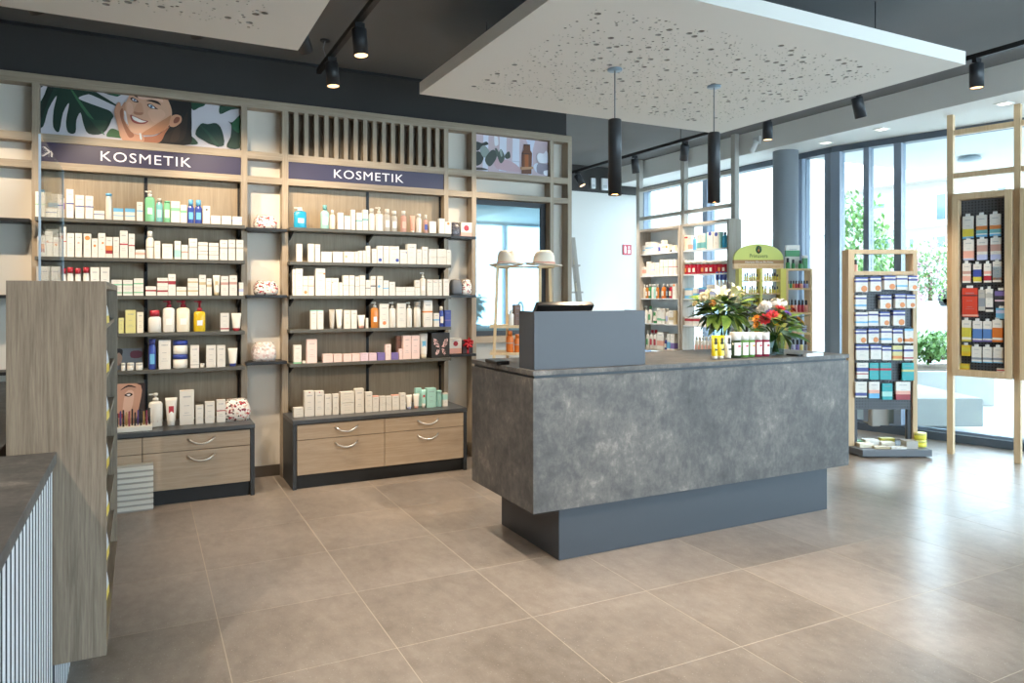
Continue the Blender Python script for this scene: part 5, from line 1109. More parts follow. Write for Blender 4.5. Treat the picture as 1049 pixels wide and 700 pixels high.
# ================================================================== PLASTER STAND
DP = 6.45; LC = lat(902, DP)
ps = empty('plaster_stand', cview(LC, DP), -TH); tag(ps, 'floor stand with pale oak frame and dark pegboard of plaster packs', 'display stand')
def px_(u, d=DP): return lat(u, d)-LC
fx0, fx1 = px_(867.5), px_(938)
zt = zz(256, DP)
for a, b in ((fx0, fx0+.055), (fx1-.04, fx1)): MB().box(a, b, -.03, .10, .07, zt).obj('frame_post', lightoak, ps, bevel=.002)
MB().box(fx0+.055, fx1-.04, -.03, .10, zt-.035, zt).obj('frame_rail', lightoak, ps); MB().box(fx0+.055, fx1-.04, -.03, .10, zz(282, DP), zz(278, DP)).obj('frame_rail', lightoak, ps)
MB().box(fx0+.056, fx1-.041, -.005, .015, zz(419.4, DP), zz(282, DP)-.001).obj('pegboard', pegm, ps)
for a in (fx1-.075, fx0+.056): MB().box(a, a+.034, -.005, .03, .0705, zz(419.4, DP)-.001).obj('leg', mat('44464b', .5), ps)
MB().prism([(px_(882, 6.29)-.12, .20), (px_(882, 6.29), -.19), (px_(953, 6.29)-.0, -.19), (px_(953, 6.29), .20)], .012, .07).obj('base_plate', mat('6a6d72', .5), ps, bevel=.004)
MB().prism([(px_(882, 6.29)-.06, .16), (px_(882, 6.29)+.03, -.15), (px_(953, 6.29)-.03, -.15), (px_(953, 6.29)-.03, .16)], 0, .0115).obj('base_foot', mat('4a4c50', .6), ps)
PD = DP-.06
hk = MB().tube([(0, .0, 0), (0, -.075, 0), (0, -.08, .008)], .0022, 5).mesh('peg_hook', steel_m)
def peg(u0, u1, v0, v1, base, bands, dot=(), d=.045):
    a, b = lat(u0, PD)-LC, lat(u1, PD)-LC; z0, z1 = zz(v1, PD), zz(v0, PD)
    p = ps.matrix_basis @ Vector(((a+b)/2, -.06, z0)); rowi = int((v0-280)/15.5)
    o = carton(p, (b-a)*.96, d, z1-z0, f'stand row {["one", "two", "three", "four", "five", "six", "seven"][max(0, min(6, rowi))]}', 'plaster packs on the pegboard stand', base, bands, dot, -TH)
    o.name = 'plaster_pack'; o['category'] = 'pack'; o['label'] = o['label'].replace('carton', 'plaster pack'); inst('peg_hook', hk, ps, ((a+b)/2, -.006, z1+.012))
PB = (('n', .66, .80), ('u', .90, 1)); PW = (('n', .72, .84), ('b', .22, .34)); TL = (('R', .55, .68),)
Z5 = lambda x, y: (860+x/7, 250+y/7); Z6_ = lambda x, y: (860+x/5.38, 345+y/5.38)
for q in ((115, 205, 240, 345, PB), (220, 300, 235, 340, PB), (320, 405, 228, 328, PB), (410, 490, 228, 330, PW), (495, 560, 228, 335, PB), (115, 195, 368, 470, PW), (292, 375, 365, 465, PB), (400, 475, 358, 460, PB), (480, 545, 362, 460, PB), (117, 205, 490, 590, PW), (208, 280, 485, 588, PW), (290, 362, 488, 588, PB), (385, 472, 478, 585, PB), (118, 197, 612, 712, PB), (207, 285, 608, 710, PB), (298, 378, 608, 712, PW), (384, 456, 608, 712, PB), (468, 530, 608, 712, (('b', .86, 1), ('o', .1, .3)))):
    (a, c), (b, d) = Z5(q[0], q[2]), Z5(q[1], q[3]); peg(a, b, c, d, 'w', *((q[4], (('o', .2, .22, .26),)) if q[4] is not PW else (q[4], ())))
for q in ((92, 162, 45, 130, 'w', PB), (170, 233, 45, 125, 'w', PB), (236, 287, 52, 130, 'w', PB), (293, 347, 50, 130, 'y', (('u', .6, .72), ('o', .1, .3))), (355, 408, 50, 130, 'w', (('n', .6, .75), ('r', .1, .2))), (95, 160, 145, 232, 'w', (('r', .28, .34), ('n', .45, .7))), (165, 218, 145, 237, 'T', TL), (222, 287, 145, 237, 'T', TL), (345, 412, 145, 242, 'T', (('y', .5, .62),)), (88, 152, 250, 335, 'w', (('n', .1, .3),)), (162, 222, 250, 340, 'w', (('b', .0, .3), ('s', .3, .5))), (235, 293, 258, 348, 'T', (('m', .2, .5),)), (310, 392, 250, 348, 'w', (('x', 0, .3), ('s', .3, .5)))):
    PAL['T'] = '2fa6a8'; NM['T'] = 'turquoise'
    (a, c), (b, d) = Z6_(q[0], q[2]), Z6_(q[1], q[3]); peg(a, b, c, d, q[4], q[5], d=.02)
# things on the base plate and frame
def onps(x, y, z): return ps.matrix_basis @ Vector((x, y, z))
oil(onps(px_(878), .03, zz(278, DP)+.0005), .038, .105, 'inside the top opening of the plaster stand', 'bottle on the plaster stand', 's')
bi = 0
for x, y, w, d, n, c in ((-.17, -.06, .12, .09, 2, 'c'), (-.06, -.12, .13, .07, 1, 'e'), (-.08, .03, .12, .09, 3, 'w'), (.05, .0, .12, .08, 2, 'c'), (.08, -.13, .13, .06, 1, 'w'), (.20, -.10, .10, .10, 4, 'a'), (-.2, .06, .13, .06, 2, 'g'), (.1, .09, .12, .06, 3, 'E')):
    for k in range(n):
        o = carton(onps(x, y-d/2, .0705+k*.0165), w, d, .016, f'{["lowest", "second", "third", "fourth"][k]} in its stack on the stand base', 'flat packs on the stand base', c, (), (), -TH+.1*((k+bi) % 3-1)*.3); o.name = 'flat_pack'
    bi += 1
for k in range(2):
    r = empty('tape_tin', onps(px_(940), -.04, .0706+k*.062)); tag(r, ['lower', 'upper'][k]+' round yellow tape tin stacked on the plaster stand base', 'tin', 'yellow tape tins')
    MB().lathe([(.048, 0), (.05, .004), (.05, .04)], 20).obj('tin', mat('e6d84a', .4), r); MB().lathe([(.051, .041), (.051, .057), (.046, .06)], 20).obj('lid', mat('efe68a', .4), r)
# ================================================================== PACKS ON THE FRAMED PEGBOARD
fB = -NB; rB = math.atan2(fB.x, -fB.y); OFF = -.0
def onB(u, off):
    s = _s(u); r = Vector((SN+CS*s, CS-SN*s)); base = P1+fB*off
    det = DB.x*(-r.y)-DB.y*(-r.x); x = ((-base.x)*(-r.y)-(-base.y)*(-r.x))/det; t = (DB.x*(-base.y)-DB.y*(-base.x))/det
    return x, t
def hang(u0, u1, v0, v1, base, bands, desc, dot=(), d=.024, tab=True):
    off = .045; xa, ta = onB(u0, off); xb, tb = onB(u1, off); t = (ta+tb)/2; z0, z1 = CH+(V0-v1)/FPX*t, CH+(V0-v0)/FPX*t; q = P1+fB*off+DB*((xa+xb)/2)
    w = abs(xb-xa)*.97; o = carton((q.x, q.y, z0), w, d, z1-z0, 'on the framed pegboard', 'packs on the framed pegboard', base, bands, dot, rB); o.name = 'hanging_pack'; o['category'] = 'pack'; o['label'] = desc+', on the pegboard'
    if tab:
        MB().box(-w*.22, w*.22, .0, .0015, z1-z0, z1-z0+.022).obj('hang_tab', mat('e4e4e0', .4), o)
        MB().tube([(0, .055, z1-z0+.016), (0, -.03, z1-z0+.016), (0, -.033, z1-z0+.022)], .002, 5).obj('wire_hook', steel_m, o)
def H7(x0, x1, y0, y1): return 965+x0/6.37, 965+x1/6.37, 180+y0/6.37, 180+y1/6.37
def H8(x0, x1, y0, y1): return 965+x0/6.37, 965+x1/6.37, 280+y0/6.37, 280+y1/6.37
for q, base, bands, desc in (((133, 205, 265, 410), 'w', (('b', 0, .08), ('E', .08, .42), ('w', .42, .7)), 'white test pack with green and yellow picture'), ((222, 293, 257, 400), 'w', (('b', 0, .1), ('t', .15, .32), ('o', .32, .5)), 'white test pack with teal and orange picture'), ((310, 383, 250, 395), 'w', (('b', 0, .1), ('t', .15, .32), ('o', .32, .5)), 'white test pack with teal and orange picture'),
                            ((138, 207, 418, 552), 'w', (('l', 0, .08), ('s', .1, .45)), 'white test pack with salmon picture'), ((227, 295, 413, 550), 'w', (('l', 0, .25), ('q', .4, .7)), 'white pack with lilac base and face picture'), ((315, 385, 405, 550), 'w', (('l', 0, .25), ('q', .4, .7)), 'white pack with lilac base and face picture'),
                            ((133, 187, 572, 700), 'w', (('s', .1, .35), ('q', .45, .6)), 'narrow white pack with orange toothbrush picture'), ((203, 255, 577, 697), 'w', (('E', .05, .3), ('u', .3, .7)), 'narrow pack in blue and yellow'), ((272, 320, 574, 697), 'w', (('r', .1, .35), ('s', .45, .6)), 'narrow white pack with red toothbrush picture'), ((330, 387, 560, 695), 'w', (('b', .1, .75), ('A', .1, .22)), 'narrow sky blue pack with brush picture')):
    hang(*H7(*q), base, bands, desc)
for q, base, bands, desc, d in (((130, 233, 97, 285), 'F', (('k', .72, .76), ('s', .02, .08)), 'large red pack with white device picture', .03), ((237, 280, 107, 245), 'a', (('d', .2, .6),), 'silver thermometer blister', .02), ((283, 331, 102, 252), 'w', (('a', .6, .8), ('k', .1, .2)), 'white thermometer blister', .02), ((343, 425, 112, 215), 'k', (('z', .3, .4), ('v', .65, .95)), 'dark purple pack with white lettering', .03), ((350, 425, 228, 297), 'b', (('l', .5, .8),), 'small pale blue pack', .03),
                               ((128, 190, 307, 445), 'w', (('E', 0, .08), ('E', .2, .65)), 'white pack with yellow window', .03), ((200, 262, 312, 447), 'w', (('v', 0, .08), ('u', .15, .62)), 'white pack with blue window and violet base', .03), ((267, 325, 314, 447), 'w', (('v', 0, .08), ('u', .15, .62)), 'white pack with blue window and violet base', .03), ((327, 395, 306, 450), 'w', (('O', 0, .1), ('O', .2, .65)), 'white pack with orange window', .03),
                               ((193, 258, 480, 583), 'w', (('b', 0, .06), ('d', .18, .32)), 'small white pack with pale blue edge', .02), ((265, 327, 482, 585), 'w', (('b', 0, .06), ('d', .18, .32)), 'small white pack with pale blue edge', .02), ((333, 397, 484, 587), 'w', (('b', 0, .06), ('d', .18, .32)), 'small white pack with pale blue edge', .02), ((127, 187, 470, 540), 'Y', (('E', .4, .8),), 'bulging yellow pack', .05)):
    PAL['F'] = 'd1452f'; NM['F'] = 'red'; PAL['u'] = '5b83bd'
    hang(*H8(*q), base, bands, desc, d=d)
# white device print on the red pack
zf = .7555
def stand_pack(u, w, h, base, bands, desc):
    x, t = onB(u, .045); q = P1+fB*.03+DB*x; o = carton((q.x, q.y, zf), w, .035, h, '', 'packs on the framed pegboard', base, bands, (), rB); o.name = 'standing_pack'; o['category'] = 'pack'; o['label'] = desc
stand_pack(986.5, .08, .05, 'Y', (('E', .3, .7),), 'yellow pack standing on the pegboard frame sill'); stand_pack(1026, .08, .03, 'w', (('r', .3, .6),), 'flat red and white pack on the pegboard frame sill')
for k, (v0, v1) in enumerate(((200, 213), (236, 250))):
    x = SPN+.16; q = P1+fB*.045+DB*x; o = carton((q.x, q.y, CH+(V0-v1)/FPX*6.0), .09, .03, .11, '', 'packs on the second pegboard', 'v', (('w', .2, .5),), (), rB); o.name = 'hanging_pack'; o['category'] = 'pack'; o['label'] = ['upper', 'lower'][k]+' violet and white pack on the neighbouring pegboard'
    MB().tube([(0, .055, .12), (0, -.03, .12), (0, -.033, .11)], .002, 5).obj('wire_hook', steel_m, o)
# ================================================================== HAT RACK
DH = 5.55; LH = lat(535, DH)
hr = empty('hat_rack', cview(LH, DH), -TH); tag(hr, 'pale pine rack with two shelves behind the counter holding hats', 'rack')
zt = zz(273, DH)
for x, sl, y in ((-.186, -.065, -.11), (-.119, .012, .11), (.132, -.01, -.11), (.216, .05, .11)):
    v = [(x-.011, y-.011, zt-.012), (x+.011, y-.011, zt-.012), (x+.011, y+.011, zt-.012), (x-.011, y+.011, zt-.012)]
    b = [(p+sl*1.0, q+(.04 if y > 0 else -.04), 0) for p, q, _ in v]
    MB().add(b+v, [(3, 2, 1, 0), (4, 5, 6, 7)]+[(i, (i+1) % 4, 4+(i+1) % 4, 4+i) for i in range(4)]).obj('leg', pine, hr)
MB().box(-.215, .245, -.02, .02, zt-.012, zt).box(-.20, -.10, -.13, .13, zt-.012, zt-.0005).box(.12, .23, -.13, .13, zt-.012, zt-.0005).obj('top_rail', pine, hr)
for z in (zz(333, DH), zz(360, DH), .55): MB().box(-.245, .265, -.14, .14, z-.018, z).obj('shelf', pine, hr)
def onhr(x, y, z): return hr.matrix_basis @ Vector((x, y, z))
def hat(x, rot, lab):
    r = empty('straw_hat', onhr(x, 0, zt+.0005), rot); tag(r, lab, 'hat', None); m = MB(); n = 32; vs = []
    prof = [(.075, .018, 0), (.078, .03, 0), (.074, .075, 0), (.066, .105, 0), (.052, .122, 0), (.03, .118, 0), (.0, .108, 0)]
    fab = mat('efe6d6', .8)
    rings = [(.075, .014), (.10, .010), (.118, .010), (.132, .016)]
    for rr, z in rings:
        for k in range(n):
            a = 2*math.pi*k/n; vs.append((rr*math.cos(a)*1.0, rr*math.sin(a)*1.12, z+.012*(rr-.075)/.057*abs(math.sin(a))**2*0-.010*(rr-.075)/.057*math.sin(a)))
    for rr, z in rings[::-1]:
        for k in range(n):
            a = 2*math.pi*k/n; vs.append((rr*math.cos(a)*1.0, rr*math.sin(a)*1.12, z-.003-.010*(rr-.075)/.057*math.sin(a)))
    L = 8; fs = [(i*n+k, i*n+(k+1) % n, (i+1) % L*n+(k+1) % n, (i+1) % L*n+k) for i in range(L) for k in range(n)]
    m.add(vs, fs, 0, True).obj('brim', fab, r)
    vs = []
    for rr, z, _ in prof:
        for k in range(n):
            a = 2*math.pi*k/n; x_, y_ = rr*math.cos(a)*.92, rr*math.sin(a)*1.12; pinch = 1-.5*max(0, (z-.05)/.07)*max(0, -math.sin(a))**2
            vs.append((x_*pinch, y_, z-.030*math.exp(-(x_/.022)**2)*(1 if z > .10 else 0)))
    Lp = len(prof); fs = [(i*n+k, i*n+(k+1) % n, (i+1)*n+(k+1) % n, (i+1)*n+k) for i in range(Lp-1) for k in range(n)]
    MB().add(vs, fs, 0, True).obj('crown', fab, r)
    MB().lathe([(.0785, .018), (.0795, .030), (.0775, .034)], 32, sx=.94, sy=1.13).obj('hat_band', mat('d9a79a', .6), r)
hat(-.118, -TH+.5, 'cream fedora hat with pink band on the rack above the shelf products'); hat(.165, -TH-1.2, 'cream fedora hat on the rack end above the till monitor')
zA, zB_ = zz(333, DH), zz(360, DH)
bottle(onhr(-.085, -.09, zA+.0005), .045, .115, 'upper shelf of the hat rack', 'products on the hat rack', body='w', cap='w')
o = carton(onhr(-.035, -.07, zA+.0005), .05, .04, .155, 'upper shelf of the hat rack', 'products on the hat rack', 'K') if PAL.update(K='6a4b3a') is None and NM.update(K='brown') is None else None
spray(onhr(-.095, -.07, zB_+.0005), .055, .16, 'lower shelf of the hat rack', 'products on the hat rack', 'O'); spray(onhr(-.038, -.07, zB_+.0005), .05, .135, 'lower shelf of the hat rack beside its twin', 'products on the hat rack', 'O')
# ================================================================== LADDER SHELF IN THE ALCOVE
DL = 8.8; LL = lat(583.5, DL)
ls = empty('ladder_shelf', cview(LL, DL), -TH); tag(ls, 'grey wooden ladder shelf standing in the alcove by the end wall', 'shelf unit')
gw = wood('ladder_wood', 'b3aaa0', 'c2bab0', 'cdc6bd', 'z')
for y in (-.18, .18):
    for sx in (-1, 1):
        v = [(sx*.03+dx, y+dy, 2.09) for dx, dy in ((-.02, -.015), (.02, -.015), (.02, .015), (-.02, .015))]; b = [(sx*.26+dx, y+dy, 0) for dx, dy in ((-.02, -.015), (.02, -.015), (.02, .015), (-.02, .015))]
        MB().add(b+v, [(3, 2, 1, 0), (4, 5, 6, 7)]+[(i, (i+1) % 4, 4+(i+1) % 4, 4+i) for i in range(4)]).obj('ladder_rail', gw, ls)
for z in (.4, .75, 1.1, 1.45, 1.77):
    h = .03+.23*(1-z/2.09)+.05; MB().box(-h, h, -.16, .16, z-.02, z).obj('shelf', gw, ls)
    for k, x in enumerate((-h*.5, 0, h*.55)): bottle(ls.matrix_basis @ Vector((x, -.05, z+.0005)), .05, .13, f'on the {["lowest", "second lowest", "middle", "second highest", "highest"][[.4, .75, 1.1, 1.45, 1.77].index(z)]} ladder shelf board', 'bottles on the ladder shelf', body=['w', 'q', 'c'][k], cap=['k', 'w', 'e'][k])
# ================================================================== THINGS ON THE COUNTER
ZC = 1.0155
def cp(u, v): return onz(u, v, ZC)
YC = 3.385
def crow(u0, u1, v0):
    a, b = xat(u0, YC), xat(u1, YC); return (a+b)/2, (b-a), zat((u0+u1)/2, v0, YC)-ZC
PAL['L'] = 'e8d22a'; NM['L'] = 'bright yellow'
for u0, u1, v0, body in ((727.5, 734, 343.7, 'L'), (733.6, 740.6, 343.7, 'L'), (741, 748, 343.7, 'w')):
    x, w, h = crow(u0, u1, v0); r = tube((x, YC-.01, ZC), w*1.0, h, 'in front of the cream bouquet', 'tubes and bottles on the counter', body=body, cap='w', capf=.13)
    MB().box(-.006, .006, -.0165, -.012, h*.62, h*.9).box(-.012, .010, -.0165, -.012, h*.66, h*.70).box(-.008, .008, -.0195, -.014, h*.36, h*.44).obj('printed_mark', mat('2d2a22', .5), r)
for k, (u0, u1, body) in enumerate(((749, 757.7, 'H'), (758, 765.5, 'J'), (765.8, 772.2, 'J'), (772.5, 779.4, 'P'), (779.8, 787, 'P'))):
    PAL.update(H='33452f', J='5d8a45', P='8a3048'); NM.update(H='dark green', J='green', P='berry red')
    x, w, h = crow(u0, u1, 340.4); r = empty('care_bottle', (x, YC, ZC)); tag(r, f'{NM[body]} bottle with white cap in a row beside the yellow tubes', 'bottle', 'row of care bottles on the counter'); R = w/2*.97
    MB().lathe([(R*.96, 0), (R, .004), (R, h*.69)], 18).obj('body', mat(PAL[body], .15), r); MB().lathe([(R*1.0, h*.691), (R*1.0, h*.98), (R*.94, h)], 18).obj('cap', mat('efebe4', .35), r)
    m = MB(); n = 9; vs = [(R*1.012*math.sin(t), -R*1.012*math.cos(t), z) for z in (h*.1, h*.6) for t in [(-.95+1.9*q/(n-1)) for q in range(n)]]
    m.add(vs, [(q, q+1, n+q+1, n+q) for q in range(n-1)], 0, True).obj('label', mat('e9e6e0', .4), r)
    MB().box(-R*.3, R*.3, -R*1.03, -R*1.013, h*.42, h*.5).obj('printed_mark', mat(['c24b58', 'c24b58', 'd9a33a', 'c24b58', 'b5343f'][k], .4), r)
# leaves and flowers
def leaf_mesh(name, L, W, m, bend=.25):
    mb = MB(); n = 6; vs = []
    for i in range(n+1):
        t = i/n; w = W*math.sin(math.pi*min(1, t**.75*.98+.02)); z = -bend*L*t*t
        vs += [(-w, L*t, z+.12*w), (0, L*t, z), (w, L*t, z+.12*w)]
    mb.add(vs, [(i*3+j, i*3+j+1, i*3+j+4, i*3+j+3) for i in range(n) for j in range(2)], 0, True); return mb.mesh(name, m)
lm1 = leaf_mat('bouquet_leaf_dark', '2c4a1f', '4d7034'); lm2 = leaf_mat('bouquet_leaf_light', '5f8434', '93b04c'); lm3 = leaf_mat('bouquet_leaf_grey', '5c7360', '8ba08a')
LV = [leaf_mesh('leaf', .13, .022, lm1), leaf_mesh('leaf', .11, .028, lm2, .35), leaf_mesh('leaf', .12, .03, lm3, .15), leaf_mesh('leaf', .15, .012, lm1, .4)]
def rose_mesh(col, R, seed=1):
    mb = MB(); rnd = random.Random(seed)
    for layer, (cnt, r0, tilt, hh) in enumerate(((3, .25, .15, .9), (4, .5, .45, .95), (5, .75, .8, .85), (6, .95, 1.15, .7))):
        for k in range(cnt):
            M = Matrix.Rotation(2*math.pi*k/cnt+layer*.7+rnd.uniform(-.2, .2), 4, 'Z') @ Matrix.Translation((r0*R*.35, 0, 0)) @ Matrix.Rotation(tilt, 4, 'Y')
            vs = []; n = 5
            for i in range(n):
                t = i/(n-1); w = R*.62*math.sin(math.pi*(.15+.72*t))*r0**.4
                for j in range(5):
                    s = -1+j/2; vs.append((-.28*R*(1-s*s)*(1-.3*t)*-1-.28*R, w*s, R*hh*t-.12*R*s*s))
            mb.add(vs, [(i*5+j, i*5+j+1, i*5+j+6, i*5+j+5) for i in range(n-1) for j in range(4)], 0, True, M)
    return mb.mesh('rose', mat(col, .6))
def daisy_mesh(col, R, n=9, core='6b4a1c', cup=.35):
    mb = MB()
    for ring, (rr, tl) in enumerate(((1.0, cup), (.72, cup+.45))):
        for k in range(n):
            M = Matrix.Rotation(2*math.pi*(k+.5*ring)/n, 4, 'Z') @ Matrix.Rotation(-tl, 4, 'Y'); w = R*rr*.3
            mb.add([(0, -w*.3, 0), (R*rr*.5, -w, .02*R), (R*rr, -w*.4, 0), (R*rr, w*.4, 0), (R*rr*.5, w, .02*R), (0, w*.3, 0)], [(0, 1, 4, 5), (1, 2, 3, 4)], 0, True, M)
    mb.lathe([(0, .05*R), (.2*R, .1*R), (.18*R, .22*R), (0, .28*R)], 10, 1); return mb.mesh('flower', [mat(col, .6), mat(core, .7)])
def lily_mesh(col, R):
    mb = MB()
    for k in range(6):
        M = Matrix.Rotation(math.pi*k/3, 4, 'Z'); n = 6; vs = []
        for i in range(n):
            t = i/(n-1); w = R*.2*math.sin(math.pi*(.08+.9*t)); r = R*(.12+.55*t**1.6); z = R*(1.0*t-.35*t**4)
            vs += [(r, -w, z+.05*R*t), (r-.03*R, 0, z), (r, w, z+.05*R*t)]
        mb.add(vs, [(i*3+j, i*3+j+1, i*3+j+4, i*3+j+3) for i in range(n-1) for j in range(2)], 0, True, M)
    return mb.mesh('lily', mat(col, .55))
def fluff_mesh(col, R, n=60):
    mb = MB(); rnd = random.Random(4)
    for _ in range(n):
        a, t = rnd.uniform(0, 6.28), math.acos(rnd.uniform(-.3, 1)); M = Matrix.Translation((R*math.sin(t)*math.cos(a), R*math.sin(t)*math.sin(a), R*math.cos(t))) @ Matrix.Rotation(a, 4, 'Z') @ Matrix.Rotation(t, 4, 'Y'); s = R*.3
        mb.add([(-s, -s*.6, 0), (s, -s*.6, 0), (s, s*.6, .2*s), (-s, s*.6, .2*s)], [(0, 1, 2, 3)], 0, False, M)
    return mb.mesh('blossom_cluster', mat(col, .7))
def vase(loc, r, h, lab):
    v = empty('glass_vase', loc); tag(v, lab, 'vase')
    MB().lathe([(r*.8, 0), (r*.84, .006), (r*.9, h*.5), (r, h), (r*.94, h), (r*.85, h*.5), (r*.78, .012), (0, .012)], 24).obj('vase_wall', vase_glass, v); return v
def bouquet(loc, vh, top, spread, lab, flowers, seed, nleaf, droop):
    """flowers: (mesh name, mesh, local offset from the head centre, tilt towards)"""
    rnd = random.Random(seed); r = empty('bouquet', loc); tag(r, lab, 'bouquet'); hc = Vector((0, 0, top))
    st_ = MB()
    for k in range(12):
        a = k*2.4; st_.tube([(.02*math.cos(a+3), .02*math.sin(a+3), .02), (.006*math.cos(a), .006*math.sin(a), vh*.95), (.06*math.cos(a), .06*math.sin(a), top-.02)], .0032, 5)
    st_.obj('stems', lm1, r)
    for k in range(nleaf):
        a = k*2.399+rnd.uniform(-.3, .3); t = rnd.uniform(-.35, 1.0); rad = rnd.uniform(.15, .55)*spread; z = top+t*.085-.03
        o = inst('leaf', LV[rnd.choice((0, 1, 1, 2, 3))], r, (rad*math.cos(a)*.6, rad*math.sin(a)*.6, z)); o.rotation_euler = (rnd.uniform(-.2, .7) if t > -.1 else rnd.uniform(-.9, -.1)*droop, rnd.uniform(-.5, .5), a-math.pi/2); o.scale = (rnd.uniform(.8, 1.25),)*3
    for nm, me, off, sc in flowers:
        off = Vector(off); o = inst(nm, me, r, hc+off, sc=sc); d = (off+Vector((0, -.03, .06))).normalized(); o.rotation_mode = 'QUATERNION'; o.rotation_quaternion = d.to_track_quat('Z', 'Y')
    return r
def co(u, v, d, o): p = atd(u, v, d); return (p.x-o[0], p.y-o[1], p.z-o[2])
b1 = Vector((3.50, 3.74, ZC)); d1 = b1.xy.dot(Vector((SN, CS)))
vase(b1, .07, .21, 'clear glass vase under the cream rose bouquet'); h1 = Vector((b1.x, b1.y, ZC+.30))
cr, cr2, orr, ly = rose_mesh('f2ead0', .042, 1), rose_mesh('efe3b8', .036, 2), rose_mesh('f0c27a', .034, 3), lily_mesh('f3edc4', .10)
def fo(u, v, dd=0): return co(u, v, d1+dd, h1)
bouquet(b1, .21, .30, .36, 'bouquet of cream roses and white lilies with green leaves', [('lily', ly, fo(738, 306, -.06), 1.0), ('lily', ly, fo(750, 303, -.02), 1.0), ('lily', ly, fo(726, 307, .0), .8), ('rose', cr, fo(722, 306, -.10), 1), ('rose', cr, fo(751, 308, -.10), 1.1), ('rose', orr, fo(730, 312, -.12), .9), ('rose', cr2, fo(713, 312, -.06), .7), ('rose', cr2, fo(741, 330, -.12), .8), ('rose', cr, fo(737, 307, .0), .9), ('rose', cr2, fo(760, 303, .03), .6)], 11, 150, 1.0)
b2 = Vector((3.66, 3.42, ZC)); d2_ = b2.xy.dot(Vector((SN, CS)))
vase(b2, .062, .13, 'short clear glass vase under the colourful bouquet'); h2 = Vector((b2.x, b2.y, ZC+.20))
def f2(u, v, dd=0): return co(u, v, d2_+dd, h2)
rd_, og, yw, pu, wf_ = daisy_mesh('c8323a', .042), daisy_mesh('e8942c', .034, 8), daisy_mesh('e9b93a', .036, 12), daisy_mesh('7b58a8', .03, 10, 'd8c24a'), fluff_mesh('efe6dc', .034)
bouquet(b2, .13, .20, .26, 'colourful bouquet of red orange violet and white flowers', [('flower', rd_, f2(784.5, 328, -.09), 1.1), ('flower', rd_, f2(792, 323, -.09), .9), ('flower', rd_, f2(799, 317, -.04), .9), ('flower', yw, f2(800, 326, -.09), 1), ('flower', og, f2(775, 327, -.04), .9), ('flower', og, f2(775, 333, -.05), .8), ('flower', og, f2(776, 339, -.05), .8), ('flower', pu, f2(806.5, 322, -.06), 1), ('flower', pu, f2(788, 320, -.03), .8), ('flower', og, f2(817, 328, -.02), 1), ('flower', yw, f2(821, 331, 0), .7), ('blossom_cluster', wf_, f2(784, 314, .0), 1.1), ('blossom_cluster', wf_, f2(794, 311, .02), 1.0), ('blossom_cluster', wf_, f2(801, 311, .05), .9), ('blossom_cluster', wf_, f2(779, 318, .03), .8), ('flower', rd_, f2(812, 318, .05), .6), ('flower', yw, f2(795, 331, -.1), .7)], 23, 80, 1.3)
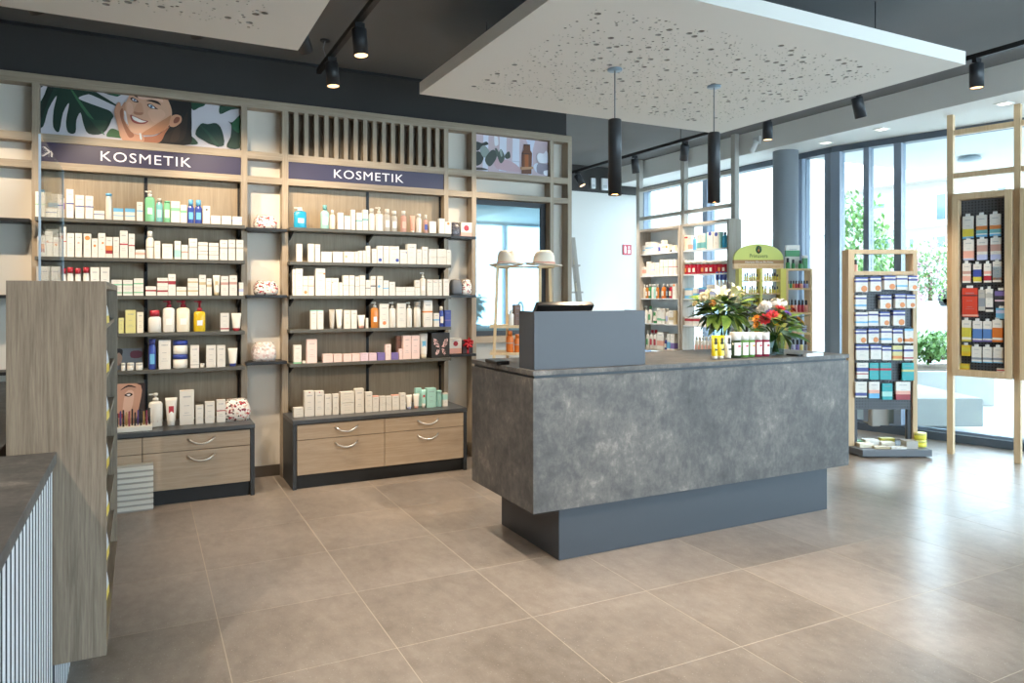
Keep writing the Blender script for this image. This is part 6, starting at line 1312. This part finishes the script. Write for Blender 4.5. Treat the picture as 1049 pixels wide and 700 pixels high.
# black tap, tray
tp = empty('gooseneck_tap', cp(765, 356)); tag(tp, 'black gooseneck tap with chrome base behind the bouquets', 'tap')
MB().lathe([(.03, 0), (.03, .012), (.018, .02), (.018, .06)], 18).obj('base', mat('c8ccd0', .15, 1), tp)
pts = [(0, 0, .05), (0, 0, .22)]+[(.055-.055*math.cos(math.pi*k/10), -.0, .22+.085*math.sin(math.pi*k/10)) for k in range(1, 11)]+[(.11, 0, .19)]
MB().tube(pts, .0105, 10).obj('spout', black_m, tp, rot=(0, 0, -TH)); MB().tube([(.02, 0, .05), (.06, -.01, .075)], .006, 8).obj('lever', black_m, tp, rot=(0, 0, -TH))
ty = empty('payment_tray', cp(823, 364.5)); ty.location.z = ZC; tag(ty, 'flat dark coin tray with clear card at the counter end', 'tray')
MB().box(-.09, .06, -.04, .06, 0, .012).obj('tray', mat('2d3338', .3), ty, bevel=.004); MB().box(-.05, .10, -.07, -.0405, .0, .02).obj('card_holder', mat('cfd4d6', .15), ty)
# ================================================================== LABELS OF LOOK-ALIKES
ORDW = ['first', 'second', 'third', 'fourth', 'fifth', 'sixth', 'seventh', 'eighth', 'ninth', 'tenth', 'eleventh', 'twelfth', 'thirteenth', 'fourteenth', 'fifteenth', 'sixteenth']
bpy.context.view_layer.update()
ANCH = [('bay', (.83, 5.7, 1), 'such from gift niche'), ('products on the cabinet', (.83, 5.7, .5), 'such from gift niche'), ('white-backed unit', (XP, 8.7, 1), 'such from sign'), ('open unit', (XP, 8.7, 1), 'such from sign'),
        ('plaster packs', (4.14, 3.6, 1), 'such from the counter'), ('framed pegboard', (5.6, 4.6, 1.2), 'such from plaster stand'), ('arched stand', (5.0, 6.2, 1.4), 'such from shelf unit'), ('side shelf', (5.0, 6.2, 1.4), 'such from arched stand'),
        ('lipsticks', (.2, 5.5, .5), 'such from white pump bottle'), ('care bottles', (3.0, 3.4, 1), 'such from yellow tubes'), ('tubes and bottles', (2.5, 3.4, 1), 'such from privacy box'), ('cosmetics wall', (3.0, 5.0, 3), 'such from counter panel'), ('downlights', (6.4, 5.8, 3), 'such from round column'),
        ('counter front', (1.2, 1.2, 3), 'such from corner track'), ('planter fins', tuple(bn.location), 'such from bench edge'), ('niche by the', (2.3, 5.7, 1), 'such from slatted bay')]
byl = {}
for o in COL.objects:
    if o.parent is None and 'label' in o and 'group' in o: byl.setdefault((o['label'], o['group']), []).append(o)
for (lb_, gr_), os_ in byl.items():
    if len(os_) < 2 or len(os_) > 16: continue
    for key, an, ph in ANCH:
        if key in gr_:
            os_.sort(key=lambda q: ((q.matrix_world.translation.xy-Vector(an[:2])).length+.001*q.location.z))
            for i, q in enumerate(os_):
                t = f'{lb_}, {ORDW[i]} {ph}'
                for junk in (' the ', ' a ', ' such ', ' on '):
                    while len(t.split()) > 16 and junk in t: t = t.replace(junk, ' ', 1)
                q['label'] = t
            break
